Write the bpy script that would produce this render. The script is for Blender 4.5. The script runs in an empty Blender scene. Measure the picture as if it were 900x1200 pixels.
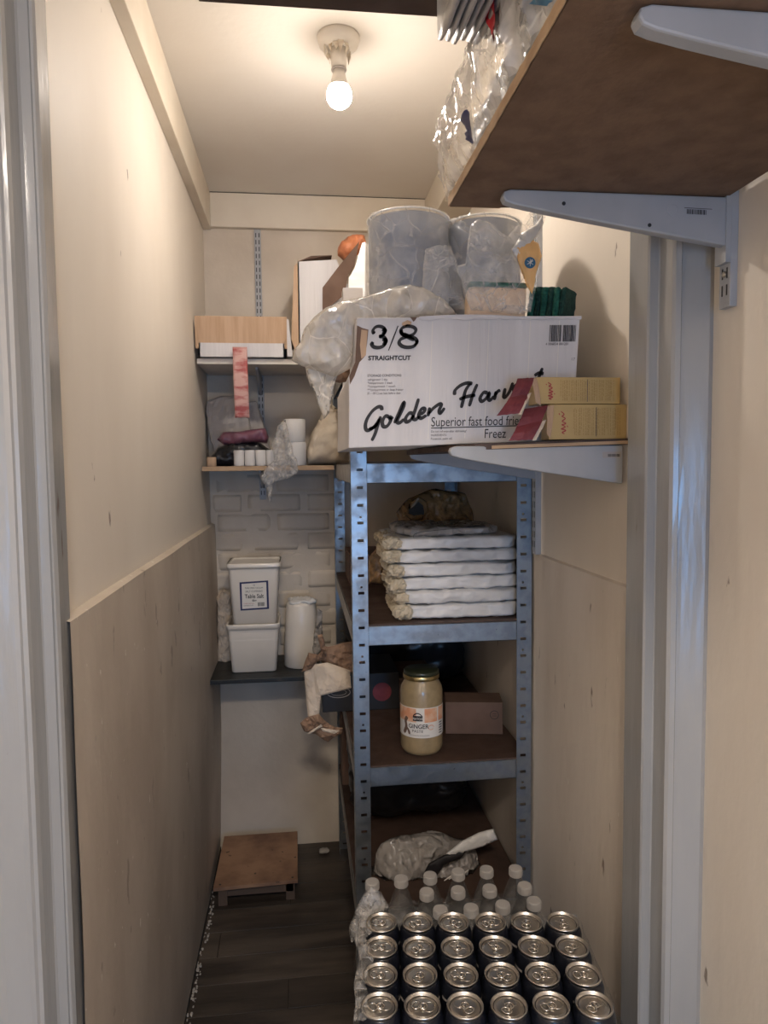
import bpy, bmesh, math, random
from mathutils import Vector, Matrix, noise
from math import sin, cos, pi, radians, atan, sqrt
random.seed(7)
SC = bpy.context.scene
COL = SC.collection

# ------------------------------------------------------------------ camera
PITCH, YAW, ROLL = radians(3.75), radians(6.7), radians(.6)
fw = Vector((sin(YAW)*cos(PITCH), cos(YAW)*cos(PITCH), -sin(PITCH)))
r0 = Vector((cos(YAW), -sin(YAW), 0)); u0 = r0.cross(fw)
rt = r0*cos(ROLL) - u0*sin(ROLL); up = u0*cos(ROLL) + r0*sin(ROLL)
cd = bpy.data.cameras.new('camera'); cam = bpy.data.objects.new('camera', cd); COL.objects.link(cam)
cd.sensor_fit = 'VERTICAL'; cd.sensor_height = 36; cd.lens = 830/1200*36; cd.clip_start = .02
cam.matrix_world = Matrix(((rt.x, up.x, -fw.x, 0), (rt.y, up.y, -fw.y, 0), (rt.z, up.z, -fw.z, 1.5), (0, 0, 0, 1)))
SC.camera = cam
# ------------------------------------------------------------------ light, exposure
SC.view_settings.view_transform = 'Standard'; SC.view_settings.look = 'None'
SC.view_settings.gamma = 1; SC.view_settings.exposure = 0.41
w = bpy.data.worlds.new('world'); SC.world = w; w.use_nodes = True
w.node_tree.nodes['Background'].inputs[0].default_value = (1, .90, .80, 1)
w.node_tree.nodes['Background'].inputs[1].default_value = .55
BULB = 350.0
ld = bpy.data.lights.new('daylight_window', 'AREA'); ld.shape = 'RECTANGLE'; ld.size = .36; ld.size_y = 1.1
ld.color = (.12, .45, 1); ld.energy = 11.5
lo = bpy.data.objects.new('daylight_window', ld); COL.objects.link(lo)
lo.location = (.26, -1.85, 1.05); lo.rotation_euler = (radians(90), 0, 0)

l2 = bpy.data.lights.new('near_room_lamp', 'AREA'); l2.shape = 'DISK'; l2.size = .35
l2.color = (1, .88, .76); l2.energy = 31
o2 = bpy.data.objects.new('near_room_lamp', l2); COL.objects.link(o2); o2.location = (.0, -.75, 2.49)

# ------------------------------------------------------------------ materials
def mat(name, col, rough=.6, metal=0, col2=None, ns=8, nd=4, lo_=.4, hi=.65, bump=0, bs=60, coat=0, alpha=None,
        stretch=(1, 1, 1), crease=None, emit=None, sheen=0, spots=None, sub=0, spec=None):
    m = bpy.data.materials.new(name); m.use_nodes = True
    nt = m.node_tree; N = nt.nodes; L = nt.links; b = N['Principled BSDF']
    b.inputs['Base Color'].default_value = (*col, 1); b.inputs['Roughness'].default_value = rough
    b.inputs['Metallic'].default_value = metal; b.inputs['Coat Weight'].default_value = coat
    b.inputs['Coat Roughness'].default_value = .08
    if spec is not None: b.inputs['Specular IOR Level'].default_value = spec
    tc = N.new('ShaderNodeTexCoord'); mp = N.new('ShaderNodeMapping'); mp.inputs['Scale'].default_value = stretch
    L.new(tc.outputs['Object'], mp.inputs['Vector'])
    def nz(scale, det, lo_, hi):
        n = N.new('ShaderNodeTexNoise'); n.inputs['Scale'].default_value = scale; n.inputs['Detail'].default_value = det
        L.new(mp.outputs[0], n.inputs['Vector'])
        r = N.new('ShaderNodeMapRange'); r.inputs['From Min'].default_value = lo_; r.inputs['From Max'].default_value = hi
        L.new(n.outputs['Fac'], r.inputs['Value']); return r.outputs[0]
    out = None
    if col2 is not None:
        f = nz(ns, nd, lo_, hi)
        mx = N.new('ShaderNodeMix'); mx.data_type = 'RGBA'; L.new(f, mx.inputs['Factor'])
        mx.inputs[6].default_value = (*col, 1); mx.inputs[7].default_value = (*col2, 1); out = mx.outputs[2]
        if rough > .25:
            rr = N.new('ShaderNodeMapRange'); rr.inputs['To Min'].default_value = rough; rr.inputs['To Max'].default_value = min(1, rough+.15)
            L.new(f, rr.inputs['Value']); L.new(rr.outputs[0], b.inputs['Roughness'])
    if spots:
        for (sc_, th, scol) in spots:
            f = nz(sc_, 5, th, th+.03)
            mx = N.new('ShaderNodeMix'); mx.data_type = 'RGBA'; L.new(f, mx.inputs['Factor'])
            if out: L.new(out, mx.inputs[6])
            else: mx.inputs[6].default_value = (*col, 1)
            mx.inputs[7].default_value = (*scol, 1); out = mx.outputs[2]
    if out: L.new(out, b.inputs['Base Color'])
    if bump:
        n = N.new('ShaderNodeTexNoise'); n.inputs['Scale'].default_value = bs; n.inputs['Detail'].default_value = 5
        L.new(mp.outputs[0], n.inputs['Vector'])
        bp = N.new('ShaderNodeBump'); bp.inputs['Strength'].default_value = bump; bp.inputs['Distance'].default_value = .004
        L.new(n.outputs['Fac'], bp.inputs['Height']); L.new(bp.outputs[0], b.inputs['Normal'])
    if alpha is not None:
        f = nz(ns*2.2, 6, .35, .7)
        r = N.new('ShaderNodeMapRange'); r.inputs['To Min'].default_value = alpha[0]; r.inputs['To Max'].default_value = alpha[1]
        L.new(f, r.inputs['Value']); L.new(r.outputs[0], b.inputs['Alpha'])
    if crease:
        # folded plastic: angular facets from a distorted cell pattern; fold lines are milkier
        dn = N.new('ShaderNodeTexNoise'); dn.inputs['Scale'].default_value = crease*.5; L.new(mp.outputs[0], dn.inputs['Vector'])
        ad = N.new('ShaderNodeVectorMath'); ad.operation = 'MULTIPLY_ADD'; L.new(dn.outputs['Color'], ad.inputs[0])
        ad.inputs[1].default_value = (1.3/crease, 1.3/crease, 1.3/crease); L.new(mp.outputs[0], ad.inputs[2])
        vo = N.new('ShaderNodeTexVoronoi'); vo.feature = 'DISTANCE_TO_EDGE'; vo.inputs['Scale'].default_value = crease; L.new(ad.outputs[0], vo.inputs['Vector'])
        v2 = N.new('ShaderNodeTexVoronoi'); v2.feature = 'F1'; v2.inputs['Scale'].default_value = crease*2.3; L.new(ad.outputs[0], v2.inputs['Vector'])
        sm = N.new('ShaderNodeMath'); sm.operation = 'MULTIPLY_ADD'; L.new(v2.outputs['Distance'], sm.inputs[0]); sm.inputs[1].default_value = .35; L.new(vo.outputs['Distance'], sm.inputs[2])
        bp = N.new('ShaderNodeBump'); bp.inputs['Strength'].default_value = 1; bp.inputs['Distance'].default_value = .35/crease
        L.new(sm.outputs[0], bp.inputs['Height']); L.new(bp.outputs[0], b.inputs['Normal'])
        if alpha is not None:
            r = N.new('ShaderNodeMapRange'); r.inputs['From Min'].default_value = 0; r.inputs['From Max'].default_value = .07
            r.inputs['To Min'].default_value = alpha[1]; r.inputs['To Max'].default_value = 0; L.new(vo.outputs['Distance'], r.inputs['Value'])
            old = b.inputs['Alpha'].links[0].from_socket
            mxm = N.new('ShaderNodeMath'); mxm.operation = 'MAXIMUM'; L.new(old, mxm.inputs[0]); L.new(r.outputs[0], mxm.inputs[1]); L.new(mxm.outputs[0], b.inputs['Alpha'])
    if emit: b.inputs['Emission Color'].default_value = (*emit[0], 1); b.inputs['Emission Strength'].default_value = emit[1]
    return m

CREAM = (.79, .72, .625); CREAM2 = (.73, .655, .56)
M = {}
M['wall'] = mat('painted_plaster', CREAM, .55, col2=CREAM2, ns=2.5, bump=.25, bs=45, stretch=(1, 1, .45), spots=[(26, .73, (.30, .24, .19))])
M['wall_low'] = mat('scuffed_plaster', (.57, .49, .40), .45, col2=(.45, .375, .30), ns=3.5, nd=8, bump=.4, bs=35, stretch=(1, 1, .5),
                    spots=[(22, .665, (.33, .27, .21)), (60, .70, (.75, .70, .62))])
M['wall_right'] = mat('grubby_plaster', (.74, .665, .575), .5, col2=(.60, .52, .43), ns=5, nd=8, lo_=.45, hi=.75, bump=.3, bs=40, stretch=(1, 1, .3),
                      spots=[(30, .69, (.27, .21, .16)), (55, .71, (.85, .79, .70))])
M['back'] = mat('back_paint', (.66, .575, .47), .5, col2=(.56, .48, .385), ns=4, nd=6, bump=.35, bs=40, spots=[(30, .74, (.16, .12, .09))])
M['ceiling'] = mat('ceiling_paint', (.80, .75, .68), .55, col2=(.76, .70, .62), ns=2, bump=.12, bs=60)
M['trim'] = mat('gloss_trim_paint', (.36, .355, .345), .22, col2=(.29, .285, .275), ns=6, nd=7, bump=.5, bs=30, coat=.4, stretch=(1, 1, .15),
                spots=[(40, .74, (.20, .16, .13))])
M['cornice'] = mat('cornice_paint', (.76, .68, .56), .45, col2=(.70, .61, .49), ns=5, bump=.15, bs=40)
M['floor'] = mat('dark_vinyl_plank', (.034, .026, .021), .42, col2=(.11, .085, .065), ns=9, nd=8, bump=.3, bs=60, stretch=(.25, 1.6, 1), lo_=.4, hi=.75)
M['floor2'] = mat('darker_vinyl_plank', (.030, .023, .018), .45, col2=(.075, .058, .045), ns=11, nd=8, bump=.3, bs=60, stretch=(.25, 1.6, 1), lo_=.4, hi=.75)
M['gap'] = mat('dark_gap', (.02, .016, .012), .9)
M['galv'] = mat('galvanised_steel', (.36, .385, .40), .36, 1, col2=(.27, .29, .31), ns=30, nd=3, bump=.06, bs=30, spots=[(55, .72, (.12, .13, .15))])
M['galv_side'] = mat('dull_galvanised_steel', (.50, .49, .47), .5, .6, col2=(.40, .39, .38), ns=30)
M['board'] = mat('brown_hardboard', (.078, .045, .032), .6, col2=(.058, .034, .025), ns=14, nd=6, bump=.15, bs=90)
M['board_dark'] = mat('underside_hardboard', (.19, .115, .07), .7, col2=(.15, .09, .055), ns=22, nd=8, bump=.3, bs=120)
M['edge'] = mat('raw_board_edge', (.52, .36, .22), .7, col2=(.42, .28, .17), ns=20, stretch=(1, 1, 4))
M['ply'] = mat('stained_plywood', (.33, .19, .11), .6, col2=(.17, .09, .055), ns=9, nd=8, bump=.3, bs=60, lo_=.4, hi=.7, spots=[(45, .68, (.10, .06, .035))])
M['white_metal'] = mat('white_powder_coat', (.41, .42, .44), .38, col2=(.36, .37, .385), ns=10)
M['white_board'] = mat('white_melamine', (.68, .63, .56), .4, col2=(.62, .56, .49), ns=8)
M['slot'] = mat('slot_dark', (.03, .03, .03), .8)
M['steel'] = mat('screw_steel', (.6, .55, .45), .35, 1)
M['white_pl'] = mat('white_plastic', (.78, .72, .64), .32, col2=(.73, .67, .59), ns=8, coat=.2)
M['aged_pl'] = mat('aged_plastic', (.72, .64, .52), .45, col2=(.45, .32, .2), ns=40, lo_=.5, hi=.7)
M['bulb'] = mat('lit_bulb', (1, .95, .85), .4, emit=((1, .90, .81), BULB))
M['bulb_dim'] = mat('lit_bulb_neck', (1, .95, .85), .4, emit=((1, .87, .72), 25))
M['carton_white'] = mat('white_carton', (.66, .64, .645), .55, col2=(.60, .58, .585), ns=3, bump=.35, bs=18, stretch=(6, 1, .3))
M['kraft'] = mat('kraft_card', (.56, .38, .25), .7, col2=(.48, .32, .2), ns=10, bump=.25, bs=25, stretch=(6, 1, .5))
M['kraft_dark'] = mat('brown_card', (.17, .10, .07), .7, col2=(.13, .078, .055), ns=10)
M['kraft_paper'] = mat('kraft_paper', (.29, .18, .115), .65, col2=(.23, .14, .09), ns=10)
M['ivory_paper'] = mat('ivory_paper', (.68, .57, .45), .6, col2=(.62, .51, .4), ns=8)
M['ink'] = mat('black_ink', (.012, .010, .012), .6)
M['ink_grey'] = mat('grey_ink', (.10, .09, .09), .7)
M['ink_red'] = mat('red_ink', (.40, .05, .05), .6)
M['maroon'] = mat('maroon_card', (.20, .032, .042), .5, col2=(.14, .022, .03), ns=20, bump=.2)
M['yellow'] = mat('mustard_carton', (.53, .37, .15), .4, col2=(.46, .32, .125), ns=12, coat=.2)
M['yellow_ink'] = mat('brown_small_print', (.30, .18, .05), .6)
M['tape_red'] = mat('red_printed_strip', (.40, .09, .085), .5, col2=(.60, .36, .32), ns=26, nd=5, lo_=.42, hi=.55, stretch=(.6, 1, 1.6))
M['roll_blue'] = mat('blue_paper_roll', (.29, .31, .36), .8, col2=(.24, .26, .31), ns=12, bump=.6, bs=30, stretch=(1, 1, .25))
M['roll_white'] = mat('white_paper_roll', (.78, .75, .71), .8, bump=.15, bs=80)
M['core'] = mat('cardboard_core', (.35, .25, .17), .8)
M['film'] = mat('clear_film', (.84, .81, .77), .12, alpha=(.12, .45), ns=14, crease=26, coat=.6)
M['film_pack'] = mat('pack_film', (.74, .71, .68), .12, alpha=(.35, .8), ns=10, crease=20, coat=.7)
M['film_thin'] = mat('thin_clear_film', (.88, .86, .83), .1, alpha=(.05, .36), ns=10, crease=22, coat=.7)
M['film_wrap'] = mat('shrink_wrap', (.66, .64, .61), .12, alpha=(.05, .28), ns=16, crease=24, coat=.7)
M['bag_white'] = mat('translucent_white_bag', (.80, .74, .65), .16, alpha=(.5, .88), ns=7, crease=17, coat=.7, stretch=(1, 1, .6))
M['bag_grey'] = mat('grey_plastic_bags', (.46, .44, .42), .35, col2=(.36, .34, .32), ns=14, bump=.5, bs=40, stretch=(1, .2, 4), coat=.3)
M['bag_cream'] = mat('cream_carrier_bag', (.66, .56, .43), .5, col2=(.57, .47, .35), ns=9, bump=.5, bs=40)
M['bag_brown'] = mat('amber_plastic_bag', (.34, .20, .085), .25, alpha=(.75, 1), ns=8, crease=18, coat=.4, col2=(.24, .14, .06))
M['bag_clear_grey'] = mat('frosted_grey_bag', (.40, .37, .34), .25, alpha=(.8, 1), ns=8, crease=15, coat=.4, col2=(.30, .27, .25))
M['bundle'] = mat('white_bundle_plastic', (.76, .75, .74), .4, col2=(.66, .65, .63), ns=12, bump=.6, bs=35, stretch=(.5, 1, 2), coat=.15)
M['bundle_end'] = mat('yellowed_bundle_end', (.66, .58, .44), .45, col2=(.55, .46, .33), ns=16, bump=.6)
M['black'] = mat('black_plastic', (.018, .018, .020), .3, bump=.2, bs=30)
M['black_card'] = mat('black_carton', (.022, .020, .020), .4)
M['black_shelf'] = mat('black_worn_board', (.014, .015, .014), .45, col2=(.035, .032, .03), ns=25, lo_=.55, hi=.7)
M['can'] = mat('black_can_print', (.008, .009, .014), .3, coat=.1, spec=.35)
M['lid'] = mat('can_lid_aluminium', (.58, .545, .50), .30, 1, bump=.1, bs=90)
M['tab'] = mat('can_tab_aluminium', (.76, .72, .66), .22, 1)
M['pet'] = mat('clear_pet', (.16, .155, .15), .08, alpha=(.25, .5), ns=20, coat=.8)
M['cap'] = mat('white_cap', (.42, .40, .385), .4)
M['green'] = mat('green_scourer', (.015, .13, .09), .9, col2=(.008, .07, .05), ns=180, bump=1, bs=260)
M['green_dark'] = mat('dark_green_scourer', (.006, .05, .038), .9, col2=(.003, .025, .02), ns=180, bump=1, bs=260)
M['foam'] = mat('cream_sponge', (.74, .56, .40), .9, bump=.6, bs=220)
M['orange'] = mat('orange_bag', (.80, .30, .14), .4, col2=(.55, .16, .08), ns=20, bump=.5)
M['orange_card'] = mat('orange_print', (.85, .50, .20), .4)
M['blue_ink'] = mat('blue_ink', (.03, .13, .24), .5)
M['white_ink'] = mat('white_ink', (.75, .72, .68), .5)
M['navy'] = mat('navy_ink', (.02, .025, .10), .5)
M['red'] = mat('red_print', (.55, .03, .04), .4)
M['purple'] = mat('purple_film', (.26, .10, .14), .3, col2=(.18, .06, .09), ns=14, coat=.3, bump=.4)
M['grey_card'] = mat('grey_card', (.42, .38, .35), .6)
M['paste'] = mat('ginger_paste', (.36, .265, .14), .35, col2=(.31, .225, .115), ns=60, coat=1, spec=.6)
M['jar_lid'] = mat('dark_green_lid', (.03, .035, .02), .35, coat=.3)
M['gold'] = mat('gold_rim', (.65, .52, .26), .28, 1)
M['label_white'] = mat('label_paper', (.76, .72, .66), .45)
M['label_orange'] = mat('label_orange', (.72, .32, .17), .45, col2=(.78, .55, .38), ns=40)
M['bronze'] = mat('bronze_wrapper', (.30, .16, .06), .35, col2=(.12, .07, .03), ns=40, coat=.3, bump=.8)
M['flake'] = mat('paint_flake', (.40, .37, .33), .7)
M['timber'] = mat('dark_timber', (.10, .065, .045), .7)
M['crate'] = mat('grey_crate', (.10, .10, .10), .6)

# ------------------------------------------------------------------ mesh tools
WM = {}
def ridge(p, o=3):
    s = 0; a = 1; t = 0
    for i in range(o):
        s += a*(1-abs(noise.noise(p*(2**i)+Vector((7*i, 3, 1))))*2); t += a; a *= .55
    return s/t
class MB:
    def __init__(s): s.bm = bmesh.new()
    def face(s, pts, X=None):
        vs = [s.bm.verts.new((X @ Vector(p)) if X else Vector(p)) for p in pts]
        return s.bm.faces.new(vs)
    def box(s, x0, x1, y0, y1, z0, z1, X=None):
        v = [s.bm.verts.new((X @ Vector(p)) if X else Vector(p)) for p in
             ((x0, y0, z0), (x1, y0, z0), (x1, y1, z0), (x0, y1, z0), (x0, y0, z1), (x1, y0, z1), (x1, y1, z1), (x0, y1, z1))]
        for f in ((3, 2, 1, 0), (4, 5, 6, 7), (0, 1, 5, 4), (1, 2, 6, 5), (2, 3, 7, 6), (3, 0, 4, 7)):
            s.bm.faces.new([v[i] for i in f])
        return s
    def prism(s, poly, d, X=None):
        d = Vector(d); a = [Vector(p) for p in poly]; b = [p+d for p in a]
        if X: a = [X @ p for p in a]; b = [X @ p for p in b]
        va = [s.bm.verts.new(p) for p in a]; vb = [s.bm.verts.new(p) for p in b]; n = len(a)
        s.bm.faces.new(va); s.bm.faces.new(vb[::-1])
        for i in range(n): s.bm.faces.new((va[i], vb[i], vb[(i+1) % n], va[(i+1) % n]))
        return s
    def lathe(s, prof, seg=32, c=(0, 0, 0), X=None, close=True, wob=0):
        rings = []
        for r, z in prof:
            ring = []
            for i in range(seg):
                a = 2*pi*i/seg; p = Vector((c[0]+r*cos(a), c[1]+r*sin(a), c[2]+z))
                ring.append(s.bm.verts.new(X @ p if X else p))
            rings.append(ring)
        for a, b in zip(rings, rings[1:]):
            for i in range(seg): s.bm.faces.new((a[i], a[(i+1) % seg], b[(i+1) % seg], b[i]))
        if close:
            s.bm.faces.new(rings[0][::-1]); s.bm.faces.new(rings[-1])
        return s
    def tube(s, path, r, seg=8, closed=False, flat=1):
        P = [Vector(p) for p in path]; n = len(P); rings = []
        for i, p in enumerate(P):
            t = (P[(i+1) % n]-P[i-1]) if closed else (P[min(i+1, n-1)]-P[max(i-1, 0)])
            t.normalize(); a = Vector((0, 0, 1)) if abs(t.z) < .9 else Vector((1, 0, 0))
            u = t.cross(a).normalized(); v = u.cross(t)
            rr = r[i] if isinstance(r, (list, tuple)) else r
            rings.append([s.bm.verts.new(p+u*cos(2*pi*k/seg)*rr+v*sin(2*pi*k/seg)*rr*flat) for k in range(seg)])
        for i in range(n if closed else n-1):
            a, b = rings[i], rings[(i+1) % n]
            for k in range(seg): s.bm.faces.new((a[k], a[(k+1) % seg], b[(k+1) % seg], b[k]))
        if not closed: s.bm.faces.new(rings[0][::-1]); s.bm.faces.new(rings[-1])
        return s
    def grid(s, f, nu, nv):
        g = [[s.bm.verts.new(f(i/nu, j/nv)) for j in range(nv+1)] for i in range(nu+1)]
        for i in range(nu):
            for j in range(nv): s.bm.faces.new((g[i][j], g[i+1][j], g[i+1][j+1], g[i][j+1]))
        return s
    def ribbon(s, path, wid, fmap, smooth=6):
        P = [Vector((*p, 0)) for p in path]; Q = []
        n = len(P)
        for i in range(n-1):
            a, b, c, d = P[max(i-1, 0)], P[i], P[i+1], P[min(i+2, n-1)]
            for k in range(smooth):
                t = k/smooth
                Q.append(.5*((2*b)+(c-a)*t+(2*a-5*b+4*c-d)*t*t+(3*b-3*c+d-a)*t**3))
        Q.append(P[-1]); m = len(Q); L = []; R = []
        for i, q in enumerate(Q):
            t = (Q[min(i+1, m-1)]-Q[max(i-1, 0)]); t.normalize() if t.length else None
            nrm = Vector((-t.y, t.x, 0)); e = min(1, .55+i/3, .55+(m-1-i)/3)
            # broad-nib modulation
            w_ = wid*.5*e*(.72+.28*abs(t.x*.8+t.y*.6))
            L.append(s.bm.verts.new(fmap((q+nrm*w_).x, (q+nrm*w_).y))); R.append(s.bm.verts.new(fmap((q-nrm*w_).x, (q-nrm*w_).y)))
        for i in range(m-1): s.bm.faces.new((L[i], R[i], R[i+1], L[i+1]))
        return s
    def soft(s, x0, x1, y0, y1, z0, z1, rnd=.3, amp=.004, sc=30, n=(14, 10, 6), X=None, seed=0, creases=True, round_axes='xyz'):
        """rounded, creased block"""
        start = len(s.bm.verts); c = Vector(((x0+x1)/2, (y0+y1)/2, (z0+z1)/2)); h = Vector(((x1-x0)/2, (y1-y0)/2, (z1-z0)/2))
        cache = {}
        def V(i, j, k):
            key = (i, j, k)
            if key in cache: return cache[key]
            u = Vector((2*i/n[0]-1, 2*j/n[1]-1, 2*k/n[2]-1))
            q = u.copy()
            rr = rnd
            inner = Vector([max(-1+rr, min(1-rr, a)) for a in q]); d = q-inner
            if d.length > 1e-6:
                dn = d.normalized(); mx = max(abs(a) for a in d)
                q = inner+dn*mx
            p = Vector((c.x+q.x*h.x, c.y+q.y*h.y, c.z+q.z*h.z))
            nn = Vector((u.x**5, u.y**5, u.z**5)).normalized()
            pp = p*sc+Vector((seed*5.1, seed*2.7, seed))
            p += nn*amp*((ridge(pp)-.55)*2.2 if creases else noise.noise(pp))
            p += nn*amp*noise.noise(pp*.3)
            if X: p = X @ p
            cache[key] = s.bm.verts.new(p); return cache[key]
        a, b, d = n
        for i in range(a):
            for j in range(b):
                s.bm.faces.new((V(i, j, 0), V(i, j+1, 0), V(i+1, j+1, 0), V(i+1, j, 0)))
                s.bm.faces.new((V(i, j, d), V(i+1, j, d), V(i+1, j+1, d), V(i, j+1, d)))
            for k in range(d):
                s.bm.faces.new((V(i, 0, k), V(i+1, 0, k), V(i+1, 0, k+1), V(i, 0, k+1)))
                s.bm.faces.new((V(i, b, k), V(i, b, k+1), V(i+1, b, k+1), V(i+1, b, k)))
        for j in range(b):
            for k in range(d):
                s.bm.faces.new((V(0, j, k), V(0, j, k+1), V(0, j+1, k+1), V(0, j+1, k)))
                s.bm.faces.new((V(a, j, k), V(a, j+1, k), V(a, j+1, k+1), V(a, j, k+1)))
        return s
    def puff(s, outline, T, L=.012, amp=.006, sc=35, seed=0, back=.6, X=None, zmin=None):
        """creased bag: outline is a list of (x,z,y) points; bulges T towards -y and back*T towards +y"""
        t = bmesh.new(); vs = [t.verts.new((p[0], p[2], p[1])) for p in outline]; t.faces.new(vs)
        bmesh.ops.triangulate(t, faces=t.faces[:])
        for _ in range(7):
            es = [e for e in t.edges if e.calc_length() > L]
            if not es: break
            bmesh.ops.subdivide_edges(t, edges=es, cuts=1)
            bmesh.ops.triangulate(t, faces=t.faces[:])
        bnd = [v for v in t.verts if v.is_boundary]; bs = [(v.co.x, v.co.z) for v in bnd]
        bset = set(bnd); dist = {}
        for v in t.verts:
            dist[v] = 0 if v in bset else min(math.hypot(v.co.x-a, v.co.z-b) for a, b in bs)
        dm = max(dist.values()) or 1
        mf = {}; mbk = {}
        for v in t.verts:
            k = min(1, dist[v]/(dm*.8)); hgt = sqrt(1-(1-k)**2)
            pp = v.co*sc+Vector((seed*4.3, 0, seed)); r_ = (ridge(pp, 4)-.5)*amp*2.6+(ridge(pp*2.3+Vector((4, 4, 4)), 2)-.5)*amp*.9
            jit = Vector((noise.noise(pp), 0, noise.noise(pp+Vector((9, 9, 9)))))*amp*.7
            a = v.co+jit+Vector((0, -T*hgt-r_*min(1, k*3), 0)); b = v.co+jit+Vector((0, T*back*hgt+r_*.5*min(1, k*3), 0))
            if X: a = X @ a; b = X @ b
            if zmin is not None: a.z = max(a.z, zmin); b.z = max(b.z, zmin)
            mf[v] = s.bm.verts.new(a); mbk[v] = mf[v] if v in bset else s.bm.verts.new(b)
        for f in t.faces:
            q = [mf[v] for v in f.verts]; q2 = [mbk[v] for v in f.verts]
            try:
                s.bm.faces.new(q)
                if any(a is not b for a, b in zip(q, q2)): s.bm.faces.new(q2[::-1])
            except ValueError: pass
        t.free(); return s
    def build(s, name, m, parent=None, smooth=False, bevel=0, solid=0, base=None):
        bm = s.bm
        bmesh.ops.recalc_face_normals(bm, faces=bm.faces[:])
        me = bpy.data.meshes.new(name); bm.to_mesh(me); bm.free()
        me.materials.append(M[m] if isinstance(m, str) else m)
        if smooth: me.polygons.foreach_set('use_smooth', [True]*len(me.polygons))
        o = bpy.data.objects.new(name, me); COL.objects.link(o)
        if parent:
            me.transform(WM[parent.name].inverted()); o.parent = parent; WM[o.name] = WM[parent.name]
        else:
            xs = [v.co for v in me.vertices]
            lx = (min(v.x for v in xs)+max(v.x for v in xs))/2; ly = (min(v.y for v in xs)+max(v.y for v in xs))/2
            loc = Vector(base) if base else Vector((lx, ly, min(v.z for v in xs)))
            me.transform(Matrix.Translation(-loc)); o.location = loc; WM[o.name] = Matrix.Translation(loc)
        if bevel:
            b = o.modifiers.new('bevel', 'BEVEL'); b.width = bevel; b.segments = 2; b.limit_method = 'ANGLE'
            b.angle_limit = radians(50)
        if solid:
            q = o.modifiers.new('solid', 'SOLIDIFY'); q.thickness = solid; q.offset = 0
        return o
def thing(name, label, cat, loc, group=None, rz=0):
    o = bpy.data.objects.new(name, None); COL.objects.link(o); o.empty_display_size = .05
    o.location = loc; o.rotation_euler = (0, 0, rz)
    WM[o.name] = Matrix.Translation(Vector(loc)) @ Matrix.Rotation(rz, 4, 'Z')
    return tag(o, label, cat, group)
def tag(o, label, cat, group=None):
    o['label'] = label; o['category'] = cat
    if group: o['group'] = group
    return o
def struct(o): o['kind'] = 'structure'; return o
def box(name, m, x0, x1, y0, y1, z0, z1, parent=None, bevel=0, X=None):
    return MB().box(x0, x1, y0, y1, z0, z1, X).build(name, m, parent, bevel=bevel)
def copy_tree(root, loc, rz=None, label=None, group=None):
    def rec(o, par):
        c = o.copy(); COL.objects.link(c); c.parent = par
        for k in [x for x in KIDS.get(o.name, [])]: rec(k, c)
        return c
    c = rec(root, None); c.location = loc
    if rz is not None: c.rotation_euler = (0, 0, rz)
    if label: c['label'] = label
    if group: c['group'] = group
    return c
KIDS = {}
def kids(root):
    for o in COL.objects:
        if o.parent: KIDS.setdefault(o.parent.name, [])
    KIDS.clear()
    for o in COL.objects:
        if o.parent: KIDS.setdefault(o.parent.name, []).append(o)
def text(s, size, fmap, m, parent, name='lettering', bold=0, sx=1, align='LEFT', shear=0):
    cu = bpy.data.curves.new('t', 'FONT'); cu.body = s; cu.size = size; cu.offset = bold; cu.align_x = align; cu.shear = shear
    cu.resolution_u = 3
    o = bpy.data.objects.new('t', cu); COL.objects.link(o)
    bpy.context.view_layer.update()
    me = bpy.data.meshes.new_from_object(o.evaluated_get(bpy.context.evaluated_depsgraph_get()))
    bpy.data.objects.remove(o); bpy.data.curves.remove(cu)
    for v in me.vertices: v.co = fmap(v.co.x*sx, v.co.y)
    me.materials.clear(); me.materials.append(M[m])
    q = bpy.data.objects.new(name, me); COL.objects.link(q)
    me.transform(WM[parent.name].inverted()); q.parent = parent; WM[q.name] = WM[parent.name]
    return q
def plane_map(o, ux, uy):
    o, ux, uy = Vector(o), Vector(ux), Vector(uy)
    return lambda a, b: o+ux*a+uy*b

# ================================================================== SETTING
BACK = 2.75
def wall(name, m, x0, x1, y0, y1, z0, z1, **k): return struct(box(name, m, x0, x1, y0, y1, z0, z1, **k))
# floor: base slab and planks laid across the passage
fl = wall('floor', 'gap', -2.5, 2.5, -6, BACK+.05, -.06, -.004)
y = 1.30; row = 0
pm = {}
while y < BACK:
    y1_ = min(y+.118, BACK)
    x = -.46-[.0, .5, .28, .72][row % 4]
    while x < .62:
        xa, xb = max(x, -.42), min(x+.90, .62)
        if xb > xa+.01:
            box('plank', 'floor' if (row*3+int(x*10)) % 3 else 'floor2', xa+.0012, xb-.0012, y+.0012, y1_-.0012, -.006, random.choice((0, .0004, .0008)), fl, bevel=.001)
        x += .90
    y += .118; row += 1
for k in range(9): box('plank', 'floor' if k % 2 else 'floor2', -2.4, 2.4, -6+k*.811, -6+(k+1)*.811-.003, -.006, 0, fl)  # floor carried on unseen behind the camera to darken light from below

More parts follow.
